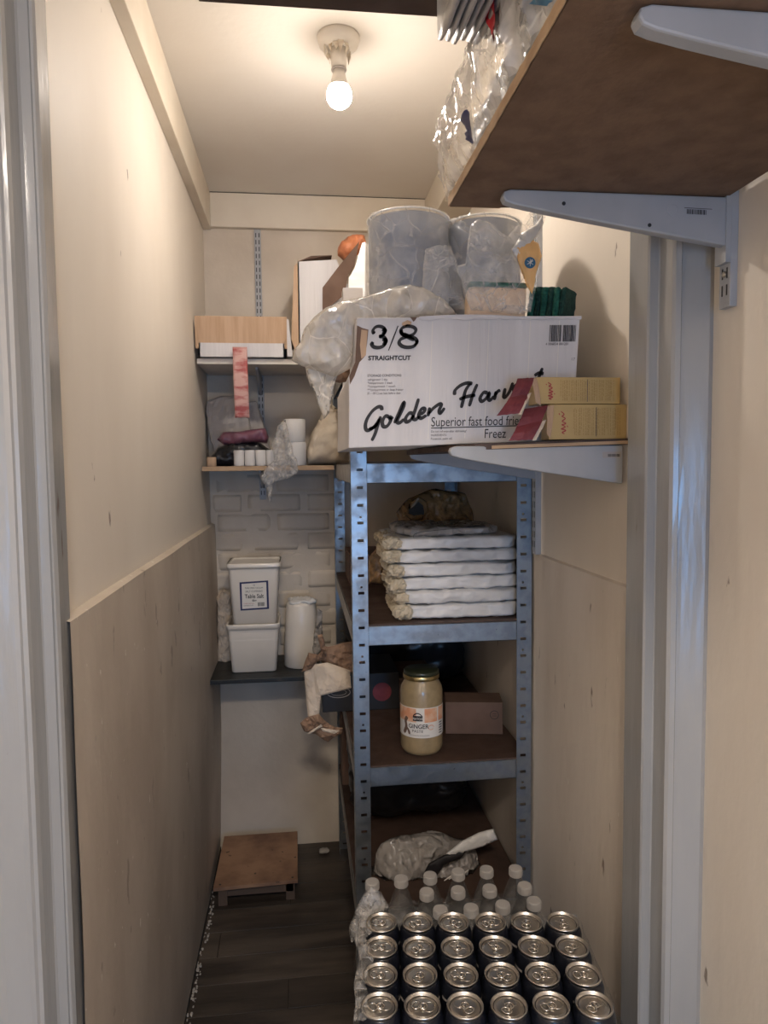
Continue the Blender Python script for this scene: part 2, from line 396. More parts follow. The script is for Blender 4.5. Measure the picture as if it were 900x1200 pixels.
wl = wall('wall_left', 'wall', -.42, -.342, 1.03, BACK+.04, 0, 2.52)
lowp = MB()
def lowf(u, v):
    y_ = 1.03+u*(BACK-1.03); z_ = 1.285*v
    bulge = .004*noise.noise(Vector((y_*3, z_*3, 0)))+.006*sin(v*pi)*u
    return Vector((-.326+bulge-.012*(1-v)**3, y_, z_))
lowp.grid(lowf, 40, 30)
top = lambda u, v: Vector((-.3425+v*(.0165+.004*noise.noise(Vector(((1.03+u*(BACK-1.03))*3, 3.85, 0)))+0), 1.03+u*(BACK-1.03), 1.285+.001*v+.002*sin(u*50)*0))
lowp.grid(lambda u, v: Vector((-.3425*(1-v)+lowf(u, 1).x*v, lowf(u, 1).y, 1.289*(1-v)+1.285*v)), 40, 1)
pl = lowp.build('lower_panel', 'wall_low', wl, smooth=False); pl['label'] = 'scuffed thicker lower half of the wall'
wb = wall('wall_back', 'back', -.42, .68, BACK, BACK+.08, 0, 2.52)
wr = wall('wall_right', 'wall', .605, .70, 1.19, BACK+.04, 0, 2.52)
rp = MB().grid(lambda u, v: Vector((.599+.003*noise.noise(Vector((u*5, v*4, 2))), 1.19+u*(BACK-1.19), 1.268*v)), 30, 24)
rp.grid(lambda u, v: Vector((.605*(1-v)+.599*v, 1.19+u*(BACK-1.19), 1.272*(1-v)+1.268*v)), 30, 1)
q = rp.build('lower_panel', 'wall_right', wr); q['label'] = 'grubby lower half of the wall with a thin raised edge'
ce = wall('ceiling', 'ceiling', -.62, .80, -1.9, BACK+.06, 2.51, 2.56)
# painted bricks that show through the back wall paint
for r_ in range(9):
    z0 = .80+r_*.075
    x = -.325-(.11 if r_ % 2 else 0)
    while x < .14:
        xa, xb = max(x, -.338), min(x+.215, .17)
        if xb-xa > .03:
            d = random.uniform(.0003, .0016)*(.5+.8*(xa > -.12))
            if r_ in (7, 8) and xa < -.1: d = .0005
            MB().soft(xa+.003, xb-.003, BACK-d, BACK+.02, z0+.003, z0+.071, rnd=.16, amp=.0014, sc=28, n=(8, 2, 4), seed=r_*3+int(x*9), creases=False).build('brick', 'back', wb, smooth=True)
        x += .226
# cornices
wall('trim_1', 'cornice', -.342, -.312, -1.8, BACK, 2.380, 2.51, bevel=.002)
wall('trim_2', 'cornice', -.312, .49, BACK-.025, BACK, 2.385, 2.51, bevel=.002)
wall('trim_3', 'cornice', .49, .605, 1.20, BACK, 2.385, 2.51, bevel=.002)
box('shadow_gap', 'gap', -.312, .49, BACK-.0262, BACK-.02, 2.5075, 2.5095, bpy.data.objects['trim_2'])
# door frame, right side (plan profile run up the wall)
RP = [(.70, 1.20), (.578, 1.20), (.575, 1.196), (.575, 1.132), (.578, 1.129), (.592, 1.129), (.594, 1.127), (.594, 1.088), (.598, 1.083), (.606, 1.081),
      (.611, 1.088), (.617, 1.086), (.652, 1.076), (.660, 1.079), (.665, 1.10), (.70, 1.10)]
def profile(name, P, m, z0=0, z1=2.51):
    n = 40; b = MB()
    def f(i, k):
        p = P[i]; z = z0+(z1-z0)*k/n
        j = .0011*noise.noise(Vector((i*1.7, z*3, 5))); return Vector((p[0]+j, p[1]+j, z))
    vv = [[b.bm.verts.new(f(i, k)) for k in range(n+1)] for i in range(len(P))]
    for i in range(len(P)-1):
        for k in range(n): b.bm.faces.new((vv[i][k], vv[i+1][k], vv[i+1][k+1], vv[i][k+1]))
    b.bm.faces.new([c[0] for c in vv]); b.bm.faces.new([c[-1] for c in vv][::-1])
    for k in range(n): b.bm.faces.new((vv[-1][k], vv[0][k], vv[0][k+1], vv[-1][k+1]))
    return b.build(name, m)
fr = struct(profile('trim_4', RP, 'trim')); fr['label'] = 'grey white gloss door frame on the right'
LP = [(-.46, 1.052), (-.336, 1.052), (-.331, 1.047), (-.330, 1.004), (-.333, .998), (-.336, .998), (-.340, 1.003), (-.3515, 1.002), (-.354, .999),
      (-.3545, .968), (-.357, .960), (-.362, .958), (-.367, .963), (-.373, .960), (-.40, .954), (-.425, .954), (-.46, .97)]
fr = struct(profile('trim_5', LP, 'trim')); fr['label'] = 'grey white gloss door frame on the left'
wall('wall_near_right', 'wall', .66, .76, -1.9, 1.079, 0, 2.51)
wall('wall_near_left', 'wall', -.55, -.425, -1.9, .955, 0, 2.51)
# dark crack with paint flakes along the left skirting
box('skirting_gap', 'gap', -.352, -.335, 1.2, BACK, .0, .012, wl)
fk = MB(); 
for i in range(150):
    yy = random.uniform(1.35, 2.35) if i < 125 else random.uniform(2.35, 2.7)
    xx = -.330+random.uniform(-.004, .010)+.003*sin(yy*20); r_ = random.uniform(.0012, .004)
    fk.soft(xx-r_, xx+r_, yy-r_*1.8, yy+r_*1.8, .001, .001+r_*1.4, rnd=.9, amp=.001, sc=200, n=(2, 2, 2), seed=i)
o = fk.build('paint_flakes', 'flake'); o['kind'] = 'stuff'; o['label'] = 'line of white paint flakes along the foot of the left wall'; o['category'] = 'debris'
o = MB().soft(.045, .085, 2.66, 2.685, 0.001, .016, rnd=.8, amp=.003, sc=60, n=(8, 6, 5)).build('rubble_lump', 'flake', smooth=True)
tag(o, 'small pale lump of rubble on the floor at the back wall', 'rubble')

# ================================================================== CEILING LAMP
lamp = thing('ceiling_lamp', 'bare lit bulb in a white batten holder with peeling base on the ceiling', 'lamp', (.108, 1.74, 2.51))
LX, LY = .108, 1.74
MB().lathe([(.05, 0), (.050, -.006), (.046, -.020), (.030, -.026), (.028, -.028)], 40, (LX, LY, 2.51)).build('ceiling_rose', 'white_pl', lamp, smooth=True)
pb = MB()
for i in range(13):
    a = 2*pi*i/13+random.uniform(-.15, .15); r1 = random.uniform(.026, .038); l = random.uniform(.018, .04); da = random.uniform(.18, .3)
    P0 = [(r1*cos(a-da), r1*sin(a-da)), (r1*cos(a+da), r1*sin(a+da))]
    r2 = r1+random.uniform(-.008, .006)
    pb.face([(LX+P0[0][0], LY+P0[0][1], 2.487), (LX+P0[1][0], LY+P0[1][1], 2.487),
             (LX+r2*cos(a+da*.6), LY+r2*sin(a+da*.6), 2.487-l*.6), (LX+r2*.9*cos(a), LY+r2*.9*sin(a), 2.487-l), (LX+r2*cos(a-da*.6), LY+r2*sin(a-da*.6), 2.487-l*.5)])
pb.build('peeling_shade_remnant', 'aged_pl', lamp, solid=.0012)
MB().lathe([(.020, .045), (.019, .02), (.0175, 0)], 32, (LX, LY, 2.437)).build('lamp_holder', 'white_pl', lamp, smooth=True)
MB().lathe([(.0178, .004), (.0185, .002), (.0178, 0)], 32, (LX, LY, 2.433)).build('holder_ring', 'grey_card', lamp, smooth=True)
MB().lathe([(.0135, .012), (.015, .0), (.020, -.018), (.0245, -.028)], 32, (LX, LY, 2.424)).build('bulb_base', 'white_pl', lamp, smooth=True)
MB().lathe([(.0245, 2.396), (.028, 2.388), (.0297, 2.382), (.030, 2.376)], 32, (LX, LY, 0), close=False).build('bulb_neck', 'bulb_dim', lamp, smooth=True)
pr = [(.030*cos(t), 2.376+.029*sin(t)) for t in [radians(a) for a in range(0, -90, -10)]]+[(.001, 2.347)]
MB().lathe(pr, 32, (LX, LY, 0), close=False).build('bulb_globe', 'bulb', lamp, smooth=True)

# ================================================================== TWIN-SLOT BRACKET HELPERS
def rail(name, label, axis, c, z0, z1, width=.025, t=.012, hidden_from=None):
    """upright; axis 'x': fixed to a wall at x=c[0], face towards -x; axis 'y': fixed to the back wall"""
    th = thing(name, label, 'shelf upright', (c[0], c[1], z0))
    if axis == 'x':
        box('channel', 'white_metal', c[0]-t, c[0], c[1]-width/2, c[1]+width/2, z0, z1, th, bevel=.001)
    else:
        box('channel', 'white_metal', c[0]-width/2, c[0]+width/2, c[1]-t, c[1], z0, z1, th, bevel=.001)
    b = MB(); z = z0+.018; k = 0
    while z < z1-.02:
        for s_ in (-1, 1):
            if axis == 'x': b.box(c[0]-t-.0004, c[0]-t+.002, c[1]+s_*.0058-.0016, c[1]+s_*.0058+.0016, z, z+.016)
            else: b.box(c[0]+s_*.0058-.0016, c[0]+s_*.0058+.0016, c[1]-t-.0004, c[1]-t+.002, z, z+.016)
        z += .0253
    o = b.build('slots', 'slot', th)
    return th
def bracket(name, label, xw, yb, ztop, tip, depth=.072, t=.018):
    """pressed steel bracket from the right wall towards -x, U section"""
    th = thing(name, label, 'bracket', (xw, yb, ztop-depth))
    P = [(xw, ztop), (tip+.012, ztop), (tip+.003, ztop-.003), (tip, ztop-.010), (tip+.004, ztop-.017), (tip+.016, ztop-.021)]
    n = 10
    for i in range(1, n+1):
        u = i/n; P.append((tip+.016+(xw-tip-.016)*u, ztop-.021-(depth-.021)*u**.92))
    poly = [(x, yb, z) for x, z in P]
    MB().prism(poly, (0, t, 0)).build('arm', 'white_metal', th, bevel=.0025)
    return th

# ================================================================== NEAR RIGHT SHELF
rail('shelf_upright', 'short white slotted upright on the wall under the near right shelf', 'x', (.660, 1.032), 1.735, 1.905, .028)
sc_ = bpy.data.objects['shelf_upright']
MB().lathe([(.0045, 0), (.0045, .002), (.001, .003)], 16, X=Matrix.Translation((.6478, 1.032, 1.785)) @ Matrix.Rotation(-pi/2, 4, 'Y')).build('screw', 'steel', sc_, smooth=True)
b1 = bracket('shelf_bracket', 'blue-white steel bracket with a barcode sticker under the far end of the near right shelf', .648, 1.020, 1.896, .297)
b2 = bracket('shelf_bracket', 'steel bracket cut by the right edge of the picture under the near shelf', .648, .607, 1.896, .297)
for bb, yy in ((b1, 1.0197), (b2, .6067)):
    if bb is b1:
        f = plane_map((.578, yy, 1.876), (1, 0, -.02), (0, 0, 1))
        bar = MB(); x = 0
        while x < .030:
            w_ = random.choice((.0006, .001, .0015)); bar.face([f(x, 0), f(x+w_, 0), f(x+w_, -.007), f(x, -.007)]); x += w_+random.choice((.0006, .001))
        bar.build('barcode', 'ink', bb)
        bar = MB(); bar.face([f(-.004, .0022), f(.04, .0022), f(.04, .0012), f(-.004, .0012)]); bar.build('small_print', 'ink_grey', bb)
        MB().lathe([(.009, 0), (.009, .0006), (.007, .0008)], 24, X=Matrix.Translation((.556, yy+.0004, 1.874)) @ Matrix.Rotation(pi/2, 4, 'X')).build('embossed_disc', 'white_metal', bb)
    for hx, hz in (((.475, 1.858),) if bb is b2 else ((.388, 1.878), (.52, 1.851))):
        MB().lathe([(.0028, 0), (.0028, .0008)], 12, X=Matrix.Translation((hx, yy+.0003, hz)) @ Matrix.Rotation(pi/2, 4, 'X')).build('hole', 'slot', bb)
box('lip', 'white_metal', .640, .648, 1.018, 1.046, 1.80, 1.90, b1)
sh = thing('wall_shelf', 'dark brown underside of the near right shelf overhead', 'shelf', (.44, .6, 1.897))
SB = MB(); SB.prism([(.236, .12, 1.897), (.236, 1.10, 1.897), (.315, 1.098, 1.897), (.645, 1.064, 1.897), (.645, .12, 1.897)], (0, 0, .014)); SB.build('board', 'board_dark', sh, bevel=.0008)
EB = MB(); 
def ef(u, v):
    y_ = .12+.98*u; return Vector((.2355+.0012*noise.noise(Vector((y_*60, v, 0)))-.001, y_, 1.8972+.0138*v))
EB.grid(ef, 90, 1).build('raw_edge', 'edge', sh, solid=.001)
ER = MB().grid(lambda u, v: Vector((.236+.08*u, 1.1005+.0012*noise.noise(Vector((u*30, v, 0))), 1.8972+.0138*v)), 30, 1).build('raw_edge', 'edge', sh, solid=.001)
# high shelf above
hs = thing('wall_shelf', 'dark brown board edge cut by the top of the picture near the ceiling', 'shelf', (.25, .8, 2.09))
box('board', 'board', -.117, .648, .35, .96, 2.09, 2.108, hs, bevel=.001)
box('support_batten', 'timber', .63, .66, .35, .96, 2.06, 2.09, hs)

# pack on the near shelf
A = thing('bag_pack', 'clear film wrapped pack of plastic bags with red print lying on the near right shelf', 'plastic bags', (.35, .75, 1.912))
MB().soft(.244, .54, .36, 1.06, 1.912, 1.983, rnd=.35, amp=.006, sc=22, n=(16, 36, 10), seed=3).build('bag_stack', 'bundle', A, smooth=True)
def wrapf(u, v):
    y_ = .36+.76*u; z_ = 1.913+.142*v*(1-.42*max(0, 1-abs(u-.5)/.32*0)*0)
    bul = .012*ridge(Vector((y_*16, z_*20, 4)))+.008*noise.noise(Vector((y_*50, z_*9, 2)))
    lean = -.016*sin(v*pi*.9) + .04*max(0, v-.8)
    return Vector((.240+lean-bul+.012*max(0, .15-v), y_, z_+.004*noise.noise(Vector((y_*14, v, 8)))))
MB().grid(wrapf, 130, 26).build('film_wrap', 'film_pack', A, smooth=True)
def skin(u, v, off): p = wrapf(u, v); return p+Vector((off-.002, 0, 0))
MB().grid(lambda u, v: skin(.535+.065*(u*(.55+.45*v)), .36+.60*v, -.003), 6, 20).build('red_print', 'red', A, smooth=True)
MB().grid(lambda u, v: skin(.722+.040*(u-.5)*sin(.4+v*2.2)+.02, .02+.26*v, -.003), 4, 8).build('blue_print', 'navy', A, smooth=True)
MB().grid(lambda u, v: skin(.372+.035*v+.012*u, .02+.12*v, -.003), 2, 6).build('blue_print', 'blue_ink', A, smooth=True)
B = thing('bag_pack', 'grey folded plastic bags sticking out over the edge at the top of the picture', 'plastic bags', (.25, .6, 2.004))
for k in range(17):
    x_ = .170+k*.0088; d_ = random.uniform(-.004, .004)
    MB().soft(x_, x_+.0084, .30+d_, .868+d_+.004*(k % 3), 1.985+random.uniform(0, .004), 2.080, rnd=.5, amp=.0018, sc=26, n=(3, 34, 8), seed=k).build('folded_bag', 'bag_grey', B, smooth=True)

# ================================================================== LOWER RIGHT WALL SHELF
SL = .028
def bz(x, off=0): return 1.546+SL*(x-.605)+off
LS = thing('wall_shelf', 'thin brown hardboard shelf with a broken corner under the big carton', 'shelf', (.45, 1.4, 1.53))
P = [(.605, 1.252), (.345, 1.256), (.315, 1.262), (.297, 1.275), (.29, 1.32), (.268, 1.36), (.27, 1.44), (.255, 1.52), (.26, 1.725), (.605, 1.725)]
MB().prism([(x, y_, bz(x)-.0115) for x, y_ in P], (0, 0, .0112)).build('board', 'board', LS, bevel=.0006)
MB().prism([(.604, 1.2515, bz(.604)-.0105), (.345, 1.2555, bz(.345)-.0105), (.345, 1.2545, bz(.345)-.0105), (.604, 1.2505, bz(.604)-.0105)], (0, 0, .006)).build('raw_edge', 'edge', LS)
c1 = bracket('shelf_bracket', 'pale steel bracket under the front of the carton shelf', .596, 1.258, 1.5335, .268)
c2 = bracket('shelf_bracket', 'lavender grey steel bracket behind the front one against the steel rack', .592, 1.735, 1.5335, .270, t=.014)
for cc in (c1,):
    f = plane_map((.556, 1.2576, 1.521), (1, 0, 0), (0, 0, 1))
    s_ = MB(); s_.face([f(0, 0), f(.036, 0), f(.036, -.011), f(0, -.011)]); s_.build('sticker', 'grey_card', cc)
    bar = MB(); x = .010
    f = plane_map((.556, 1.2573, 1.521), (1, 0, 0), (0, 0, 1))
    while x < .032:
        w_ = random.choice((.0006, .001, .0014)); bar.face([f(x, -.004), f(x+w_, -.004), f(x+w_, -.009), f(x, -.009)]); x += w_+.0008
    bar.build('barcode', 'ink', cc)
rail('shelf_upright', 'long white slotted upright on the right wall beside the steel rack', 'x', (.605, 1.745), 1.27, 2.36, .026, .015)

# ================================================================== STEEL RACK
RK = thing('steel_rack', 'galvanised boltless steel rack with punched posts and brown shelves', 'shelving', (.36, 2.22, 0))
PW = .039
def post(x, y, sx, sy, z1=1.80):
    b = MB(); pitch = .0445; n = int(z1/pitch)
    def cell(ax, u0, u1, z0, z2):
        if ax == 'x': b.face([(x+sx*u0, y, z0), (x+sx*u1, y, z0), (x+sx*u1, y, z2), (x+sx*u0, y, z2)])
        else: b.face([(x, y+sy*u0, z0), (x, y+sy*u1, z0), (x, y+sy*u1, z2), (x, y+sy*u0, z2)])
    for ax in 'xy':
        for i in range(n):
            z0 = i*pitch; h0, h1 = .014, .031
            za, zb = z0+.018, z0+.025
            cell(ax, 0, h0, z0, z0+pitch); cell(ax, h1, PW, z0, z0+pitch)
            cell(ax, h0, h1, z0, za); 
            if i % 4 == 2:
                cell(ax, h0, h1, zb, z0+.034); cell(ax, h0, .020, z0+.034, z0+.039); cell(ax, .025, h1, z0+.034, z0+.039); cell(ax, h0, h1, z0+.039, z0+pitch)
            else: cell(ax, h0, h1, zb, z0+pitch)
        cell(ax, 0, PW, n*pitch, z1)
    o = b.build('post', 'galv', RK, solid=.0014)
    t = MB()
    for i in range(n):
        za = i*pitch+.018
        t.box(*sorted((x+sx*.014, x+sx*.031)), *sorted((y-.0022*(1 if sy > 0 else -1), y)), za-.0014, za+.0002)
        t.box(*sorted((x+sx*.0295, x+sx*.031)), *sorted((y-.002*(1 if sy > 0 else -1), y)), za, za+.009)
    q = t.build('punched_tabs', 'galv', o); q['kind'] = 'stuff'
    return o
X0, X1, Y0, Y1 = .126, .592, 1.770, 2.690
post(X0, Y0, 1, 1); post(X1, Y0, -1, 1); post(X0, Y1, 1, -1); post(X1, Y1, -1, -1)
for zt in (1.800, 1.506, 1.092, .722, .340):
    fb = MB().box(X0+PW+.0005, X1-PW-.0005, Y0+.001, Y0+.003, zt-.050, zt); fb.box(X0+PW, X1-PW, Y0+.001, Y0+.014, zt-.002, zt); fb.box(X0+PW, X1-PW, Y0+.001, Y0+.012, zt-.050, zt-.048)
    fb.build('front_beam', 'galv', RK, bevel=.0006)
    rb = MB().box(X0+PW, X1-PW, Y1-.003, Y1-.001, zt-.05, zt); rb.build('rear_beam', 'galv_side', RK)
    for xx, s_ in ((X0, 1), (X1, -1)):
        b = MB(); b.box(*sorted((xx+s_*.001, xx+s_*.003)), Y0+PW, Y1-PW, zt-.05, zt); b.box(*sorted((xx+s_*.001, xx+s_*.014)), Y0+PW, Y1-PW, zt-.002, zt)
        b.build('side_beam', 'galv_side', RK)
    box('shelf_board', 'board', X0+.004, X1-.004, Y0+.004, Y1-.004, zt-.001, zt+.004, RK)

# ================================================================== BIG CARTON
SLB = math.atan(SL)
def bm_(px, py, y=1.3195):
    return Vector((.111+(px-420)*.001635-(py-372)*.00007, y, 1.772-(py-372)*.00156+(px-420)*.000023))
def P2(lst, y=1.3195): return [bm_(a, b, y) for a, b in lst]
BX = thing('carton', 'big white frozen chips carton with black script lettering on the right shelf', 'carton', (.32, 1.52, 1.535))
corn = P2([(414, 530.5), (413, 480), (411.5, 442), (418.5, 425), (418.5, 372), (500, 371.5), (560, 372), (640, 370), (680, 371.5), (679, 440), (680.5, 522)], 1.32)
corn[0].z = bz(corn[0].x, .0015); corn[-1].z = bz(corn[-1].x, .0015)
MB().prism(corn, (0, .40, 0)).build('box_body', 'carton_white', BX, bevel=.002)
# torn strip of top flap, vertical creases, exposed brown card
def ink(name, m, polys, y=1.3192, par=BX):
    b = MB()
    for p in polys: b.face(P2(p, y))
    return b.build(name, m, par)
ink('torn_patch', 'kraft_dark', [[(419, 381), (425, 384), (432, 386), (431, 402), (429, 417), (423, 424), (418, 440), (413, 450), (412, 440), (418, 424)]])
ink('torn_patch', 'kraft', [[(424, 386), (431, 387), (430, 416), (425, 420), (423, 404)]], 1.3188)
ink('torn_patch', 'kraft', [[(470, 378), (476, 375), (481, 377), (480, 381), (474, 383), (470, 381)]], 1.3188)
ink('torn_patch', 'kraft_dark', [[(479, 371.6), (487, 371.6), (485, 375), (483, 377), (481, 374)]], 1.3188)
tf = MB(); 
def tfl(u, v):
    px = 489+u*192; rag = noise.noise(Vector((u*9, 1, 0)))*2.4+noise.noise(Vector((u*40, 1, 0)))*1.0
    lift = (3.0*sin(u*pi*1.6)+1) if u < .62 else 1.6
    p = bm_(px, 372-lift*v*.8+(2.5+rag)*(1-v)*(1 if True else 0), 1.3165+.004*v*(1-v)); return p
tf.grid(tfl, 60, 3).build('torn_top_edge', 'carton_white', BX, solid=.001)
cr = MB()
for px in (505, 548, 571, 620, 655):
    cr.face(P2([(px-.4, 376), (px+.4, 376), (px+.5, 516), (px-.3, 516)], 1.3190))
cr.build('crease_lines', 'label_white', BX)
# lettering
def tmap(px, py, k=.001635):
    o = bm_(px, py, 1.3189); ex = bm_(px+100, py, 1.3189)-o; ey = bm_(px, py-100, 1.3189)-o
    ex /= 100; ey /= 100
    return lambda a, b: o+ex*a+ey*b
def s38(c, pts_sets, wid):
    b = MB()
    for p in pts_sets: b.ribbon(p, wid, lambda x, y_: bm_(415+x/9, 365+y_/9, 1.3188))
    return b
b = MB(); Z9 = lambda x, y_: bm_(415+x/9, 365+y_/9, 1.3188)
b.ribbon([(215, 205), (205, 225), (200, 195), (225, 163), (265, 155), (305, 170), (325, 205), (305, 245), (262, 262)], 38, Z9)
b.ribbon([(262, 262), (310, 268), (335, 310), (318, 355), (270, 378), (215, 372), (190, 340), (205, 322)], 42, Z9)
b.ribbon([(300, 180), (322, 205), (300, 240)], 50, Z9); b.ribbon([(312, 280), (332, 315), (310, 355)], 54, Z9)
b.lathe([(.001, 0), (.0032, 0)], 4, bm_(438.5, 388.5, 1.3188), close=False) if False else None
b.ribbon([(202, 222), (214, 228)], 26, Z9); b.ribbon([(195, 335), (212, 340)], 34, Z9)
b.ribbon([(455, 150), (365, 410)], 22, Z9, 2)
b.ribbon([(565, 262), (500, 235), (485, 195), (510, 165), (560, 153), (615, 165), (640, 195), (620, 235), (565, 262)], 38, Z9); b.ribbon([(490, 190), (500, 235), (560, 270), (630, 300)], 40, Z9)
b.ribbon([(555, 262), (490, 290), (472, 330), (505, 365), (565, 378), (625, 365), (655, 325), (635, 285), (565, 258), (510, 235)], 42, Z9); b.ribbon([(650, 300), (655, 330), (630, 360)], 40, Z9)
b.build('lettering', 'ink', BX)
text('STRAIGHTCUT', 7.4, tmap(432.7, 421.8), 'ink', BX, bold=.25, sx=.985)
text('STORAGE CONDITIONS:', 4.1, tmap(432.5, 441.2), 'ink_grey', BX, bold=.04, sx=.86)
for i, (s_, l) in enumerate((('refrigerator: 1 day', .80), ('*compartment: 1 week', .80), ('**compartment: 1 month', .82), ('***compartment or deep freezer', .81), ('(0 - -18 C) see best before date', .78))):
    text(s_, 3.8, tmap(433, 445.8+i*4.05), 'ink_grey', BX, sx=l)
text('Superior fast food fries', 16.2, tmap(507.5, 501.2), 'ink', BX, sx=.72)
ink('underline', 'ink', [[(508, 502.6), (600, 501.8), (640, 501.5), (640, 502.6), (600, 502.9), (508, 503.7)]], 1.3188)
text('Freez', 16.0, tmap(570.5, 516.5), 'ink', BX, sx=.74); text('Superior quality', .01, tmap(0, 0), 'ink', BX) if False else None
text('Do not refreeze after defrosting!', 3.8, tmap(508, 508.6), 'ink_grey', BX, sx=.82)
text('INGREDIENTS:', 3.6, tmap(508, 513), 'ink_grey', BX, sx=.8); text('Potatoes, palm oil.', 3.8, tmap(508, 517.3), 'ink_grey', BX, sx=.9)
bar = MB(); x = 0
random.seed(4)
while x < 32:
    w_ = random.choice((.45, .6, .9, 1.2)); g = random.choice((.35, .5, .7))
    if not 14 < x < 15.2: bar.face(P2([(643.5+x, 381), (643.5+x+w_, 381), (643.5+x+w_, 401), (643.5+x, 401)], 1.3188))
    x += w_+g
bar.build('barcode', 'ink', BX)
text('4 006834 001201', 4.2, tmap(639.5, 405.2), 'ink', BX, sx=.95)
text('17', 5, tmap(671, 424), 'ink_grey', BX)
# brush script 'Golden Harvest' drawn as strokes
S4 = lambda x, y_: bm_(410+x/4.5, 425+y_/4.5, 1.3188)
GH = [
 [(181, 252), (178, 236), (160, 234), (132, 256), (108, 294), (99, 330), (106, 356), (128, 352), (153, 328), (172, 296)],
 [(177, 284), (163, 330), (150, 378), (134, 414)], [(118, 352), (150, 338), (160, 318)],
 [(218, 287), (200, 284), (186, 312), (192, 338), (212, 336), (228, 308), (222, 288), (240, 300)],
 [(248, 322), (272, 262), (292, 212), (294, 232), (276, 276), (262, 312), (276, 320), (298, 300)],
 [(342, 272), (324, 270), (306, 296), (310, 316), (330, 308), (348, 280)], [(370, 192), (356, 246), (344, 292), (358, 304), (378, 286)],
 [(382, 278), (402, 262), (402, 246), (386, 250), (374, 280), (386, 298), (414, 282)],
 [(430, 240), (422, 288)], [(424, 276), (448, 246), (478, 224), (490, 228), (480, 258), (488, 272), (508, 244)],
 [(558, 176), (560, 150), (588, 124), (622, 112), (650, 116)], [(640, 112), (616, 150), (606, 196), (596, 246)], [(676, 118), (656, 170), (638, 238)], [(584, 200), (620, 186), (668, 178)],
 [(732, 168), (712, 164), (694, 194), (704, 212), (726, 196), (742, 166), (738, 196), (748, 206), (768, 184)],
 [(778, 158), (770, 206)], [(772, 186), (784, 162), (800, 152)],
 [(826, 142), (820, 186), (832, 188), (852, 156), (866, 112)],
 [(876, 160), (892, 140), (894, 126), (880, 128), (872, 150), (882, 168), (904, 152)],
 [(934, 108), (922, 122), (934, 142), (922, 156), (906, 152)], [(918, 120), (938, 100)],
 [(1022, 34), (1006, 80), (996, 124), (1008, 132), (1026, 116)], [(980, 76), (1004, 62), (1030, 66)]]
b = MB()
for p in GH: b.ribbon(p, 21.5, S4)
b.build('script_lettering', 'ink', BX)

# ================================================================== MUSTARD CARTONS
def mustard(label, px0, px1, pz0, pz1, xoff, name='carton'):
    t = thing('packet', label, 'packet', ((px0+px1)/2, 1.285, pz0), 'two mustard yellow packets on the carton shelf')
    box('box_body', 'yellow', px0, px1, 1.262, 1.306, pz0, pz1, t, bevel=.0012)
    h = pz1-pz0; yf = 1.2614; w_ = px1-px0
    f = lambda a, b: Vector((px0+a, yf, pz0+b))
    b = MB(); gx = .022
    for p in ([(0, .80), (.005, .72), (.001, .66)], [(.001, .66), (.007, .60), (.002, .52), (.008, .46), (.001, .42)], [(.001, .42), (.007, .36), (.0, .30)], [(.0, .30), (.008, .26), (.002, .2), (.006, .16)], [(-.003, .75), (-.002, .70)], [(.010, .40), (.011, .35)]):
        b.ribbon([(gx+a*1.2, c*h) for a, c in p], .0022, f, 4)
    b.build('red_script', 'ink_red', t)
    b = MB(); x = .046
    k = 0
    while x < w_-.012:
        z = .12*h if k % 5 else .3*h
        while z < .88*h:
            l = random.uniform(.002, .008); l = min(l, .9*h-z)
            ww = .0010 if k % 5 == 4 else .0007
            b.face([f(x, z), f(x+ww, z), f(x+ww, z+l), f(x, z+l)]); z += l+random.uniform(.0008, .002)
        x += random.choice((.0026, .003, .0042)); k += 1
    b.build('small_print', 'yellow_ink', t)
    b = MB(); b.face([f(w_*.60, h*.08), f(w_*.60+.0012, h*.08), f(w_*.60+.0012, h*.92), f(w_*.60, h*.92)]); b.build('print_rule', 'ink_grey', t)
    return t
m1 = mustard('lower mustard yellow packet with its maroon end flap hanging open', .455, .604, bz(.53, .0006), 1.6085, 0)
m2 = mustard('upper mustard yellow packet with its maroon flap lying across the black lettering', .430, .591, 1.6095, 1.658, 0)
def flap(t, P, m, name):
    b = MB()
    (a, c, d, e) = [Vector(p) for p in P]
    b.grid(lambda u, v: (a*(1-u)+c*u)*(1-v)+(e*(1-u)+d*u)*v+Vector((0, -.004*sin(v*pi)+.0015*noise.noise(Vector((u*4, v*4, P[0][0]*9))), .001*noise.noise(Vector((u*9, v*6, 1))))), 10, 10)
    return b.build(name, m, t, solid=.0007, smooth=False)
W_ = lambda px, py, y: Vector(((.455+(px-642)*.001647)*y/1.27, y, 1.5+((1.609-(py-474)*.00157)-1.5)*y/1.27))
flap(m2, (W_(607, 444, 1.262), W_(626, 443, 1.262), W_(619, 462, 1.25), W_(598, 466, 1.25)), 'maroon', 'torn_flap')
flap(m2, (W_(598, 466, 1.25), W_(622, 461, 1.25), W_(612, 484, 1.235), W_(583, 487, 1.235)), 'maroon', 'torn_flap')
flap(m2, (W_(622, 444, 1.261), W_(629, 444, 1.261), W_(634, 476, 1.258), W_(628, 471, 1.258)), 'kraft', 'end_fold')
flap(m1, (W_(615, 479, 1.262), W_(642, 475, 1.262), W_(634, 494, 1.25), W_(606, 500, 1.25)), 'maroon', 'torn_flap')
flap(m1, (W_(606, 500, 1.25), W_(636, 492, 1.25), W_(624, 515, 1.24), W_(597, 516, 1.24)), 'maroon', 'torn_flap')
flap(m1, (W_(640, 476, 1.261), W_(649, 475, 1.261), W_(645, 513, 1.256), W_(641, 508, 1.256)), 'kraft', 'end_fold')
flap(m1, (W_(636, 493, 1.248), W_(640, 492, 1.25), W_(628, 516, 1.24), W_(624, 516, 1.24)), 'ivory_paper', 'card_edge')
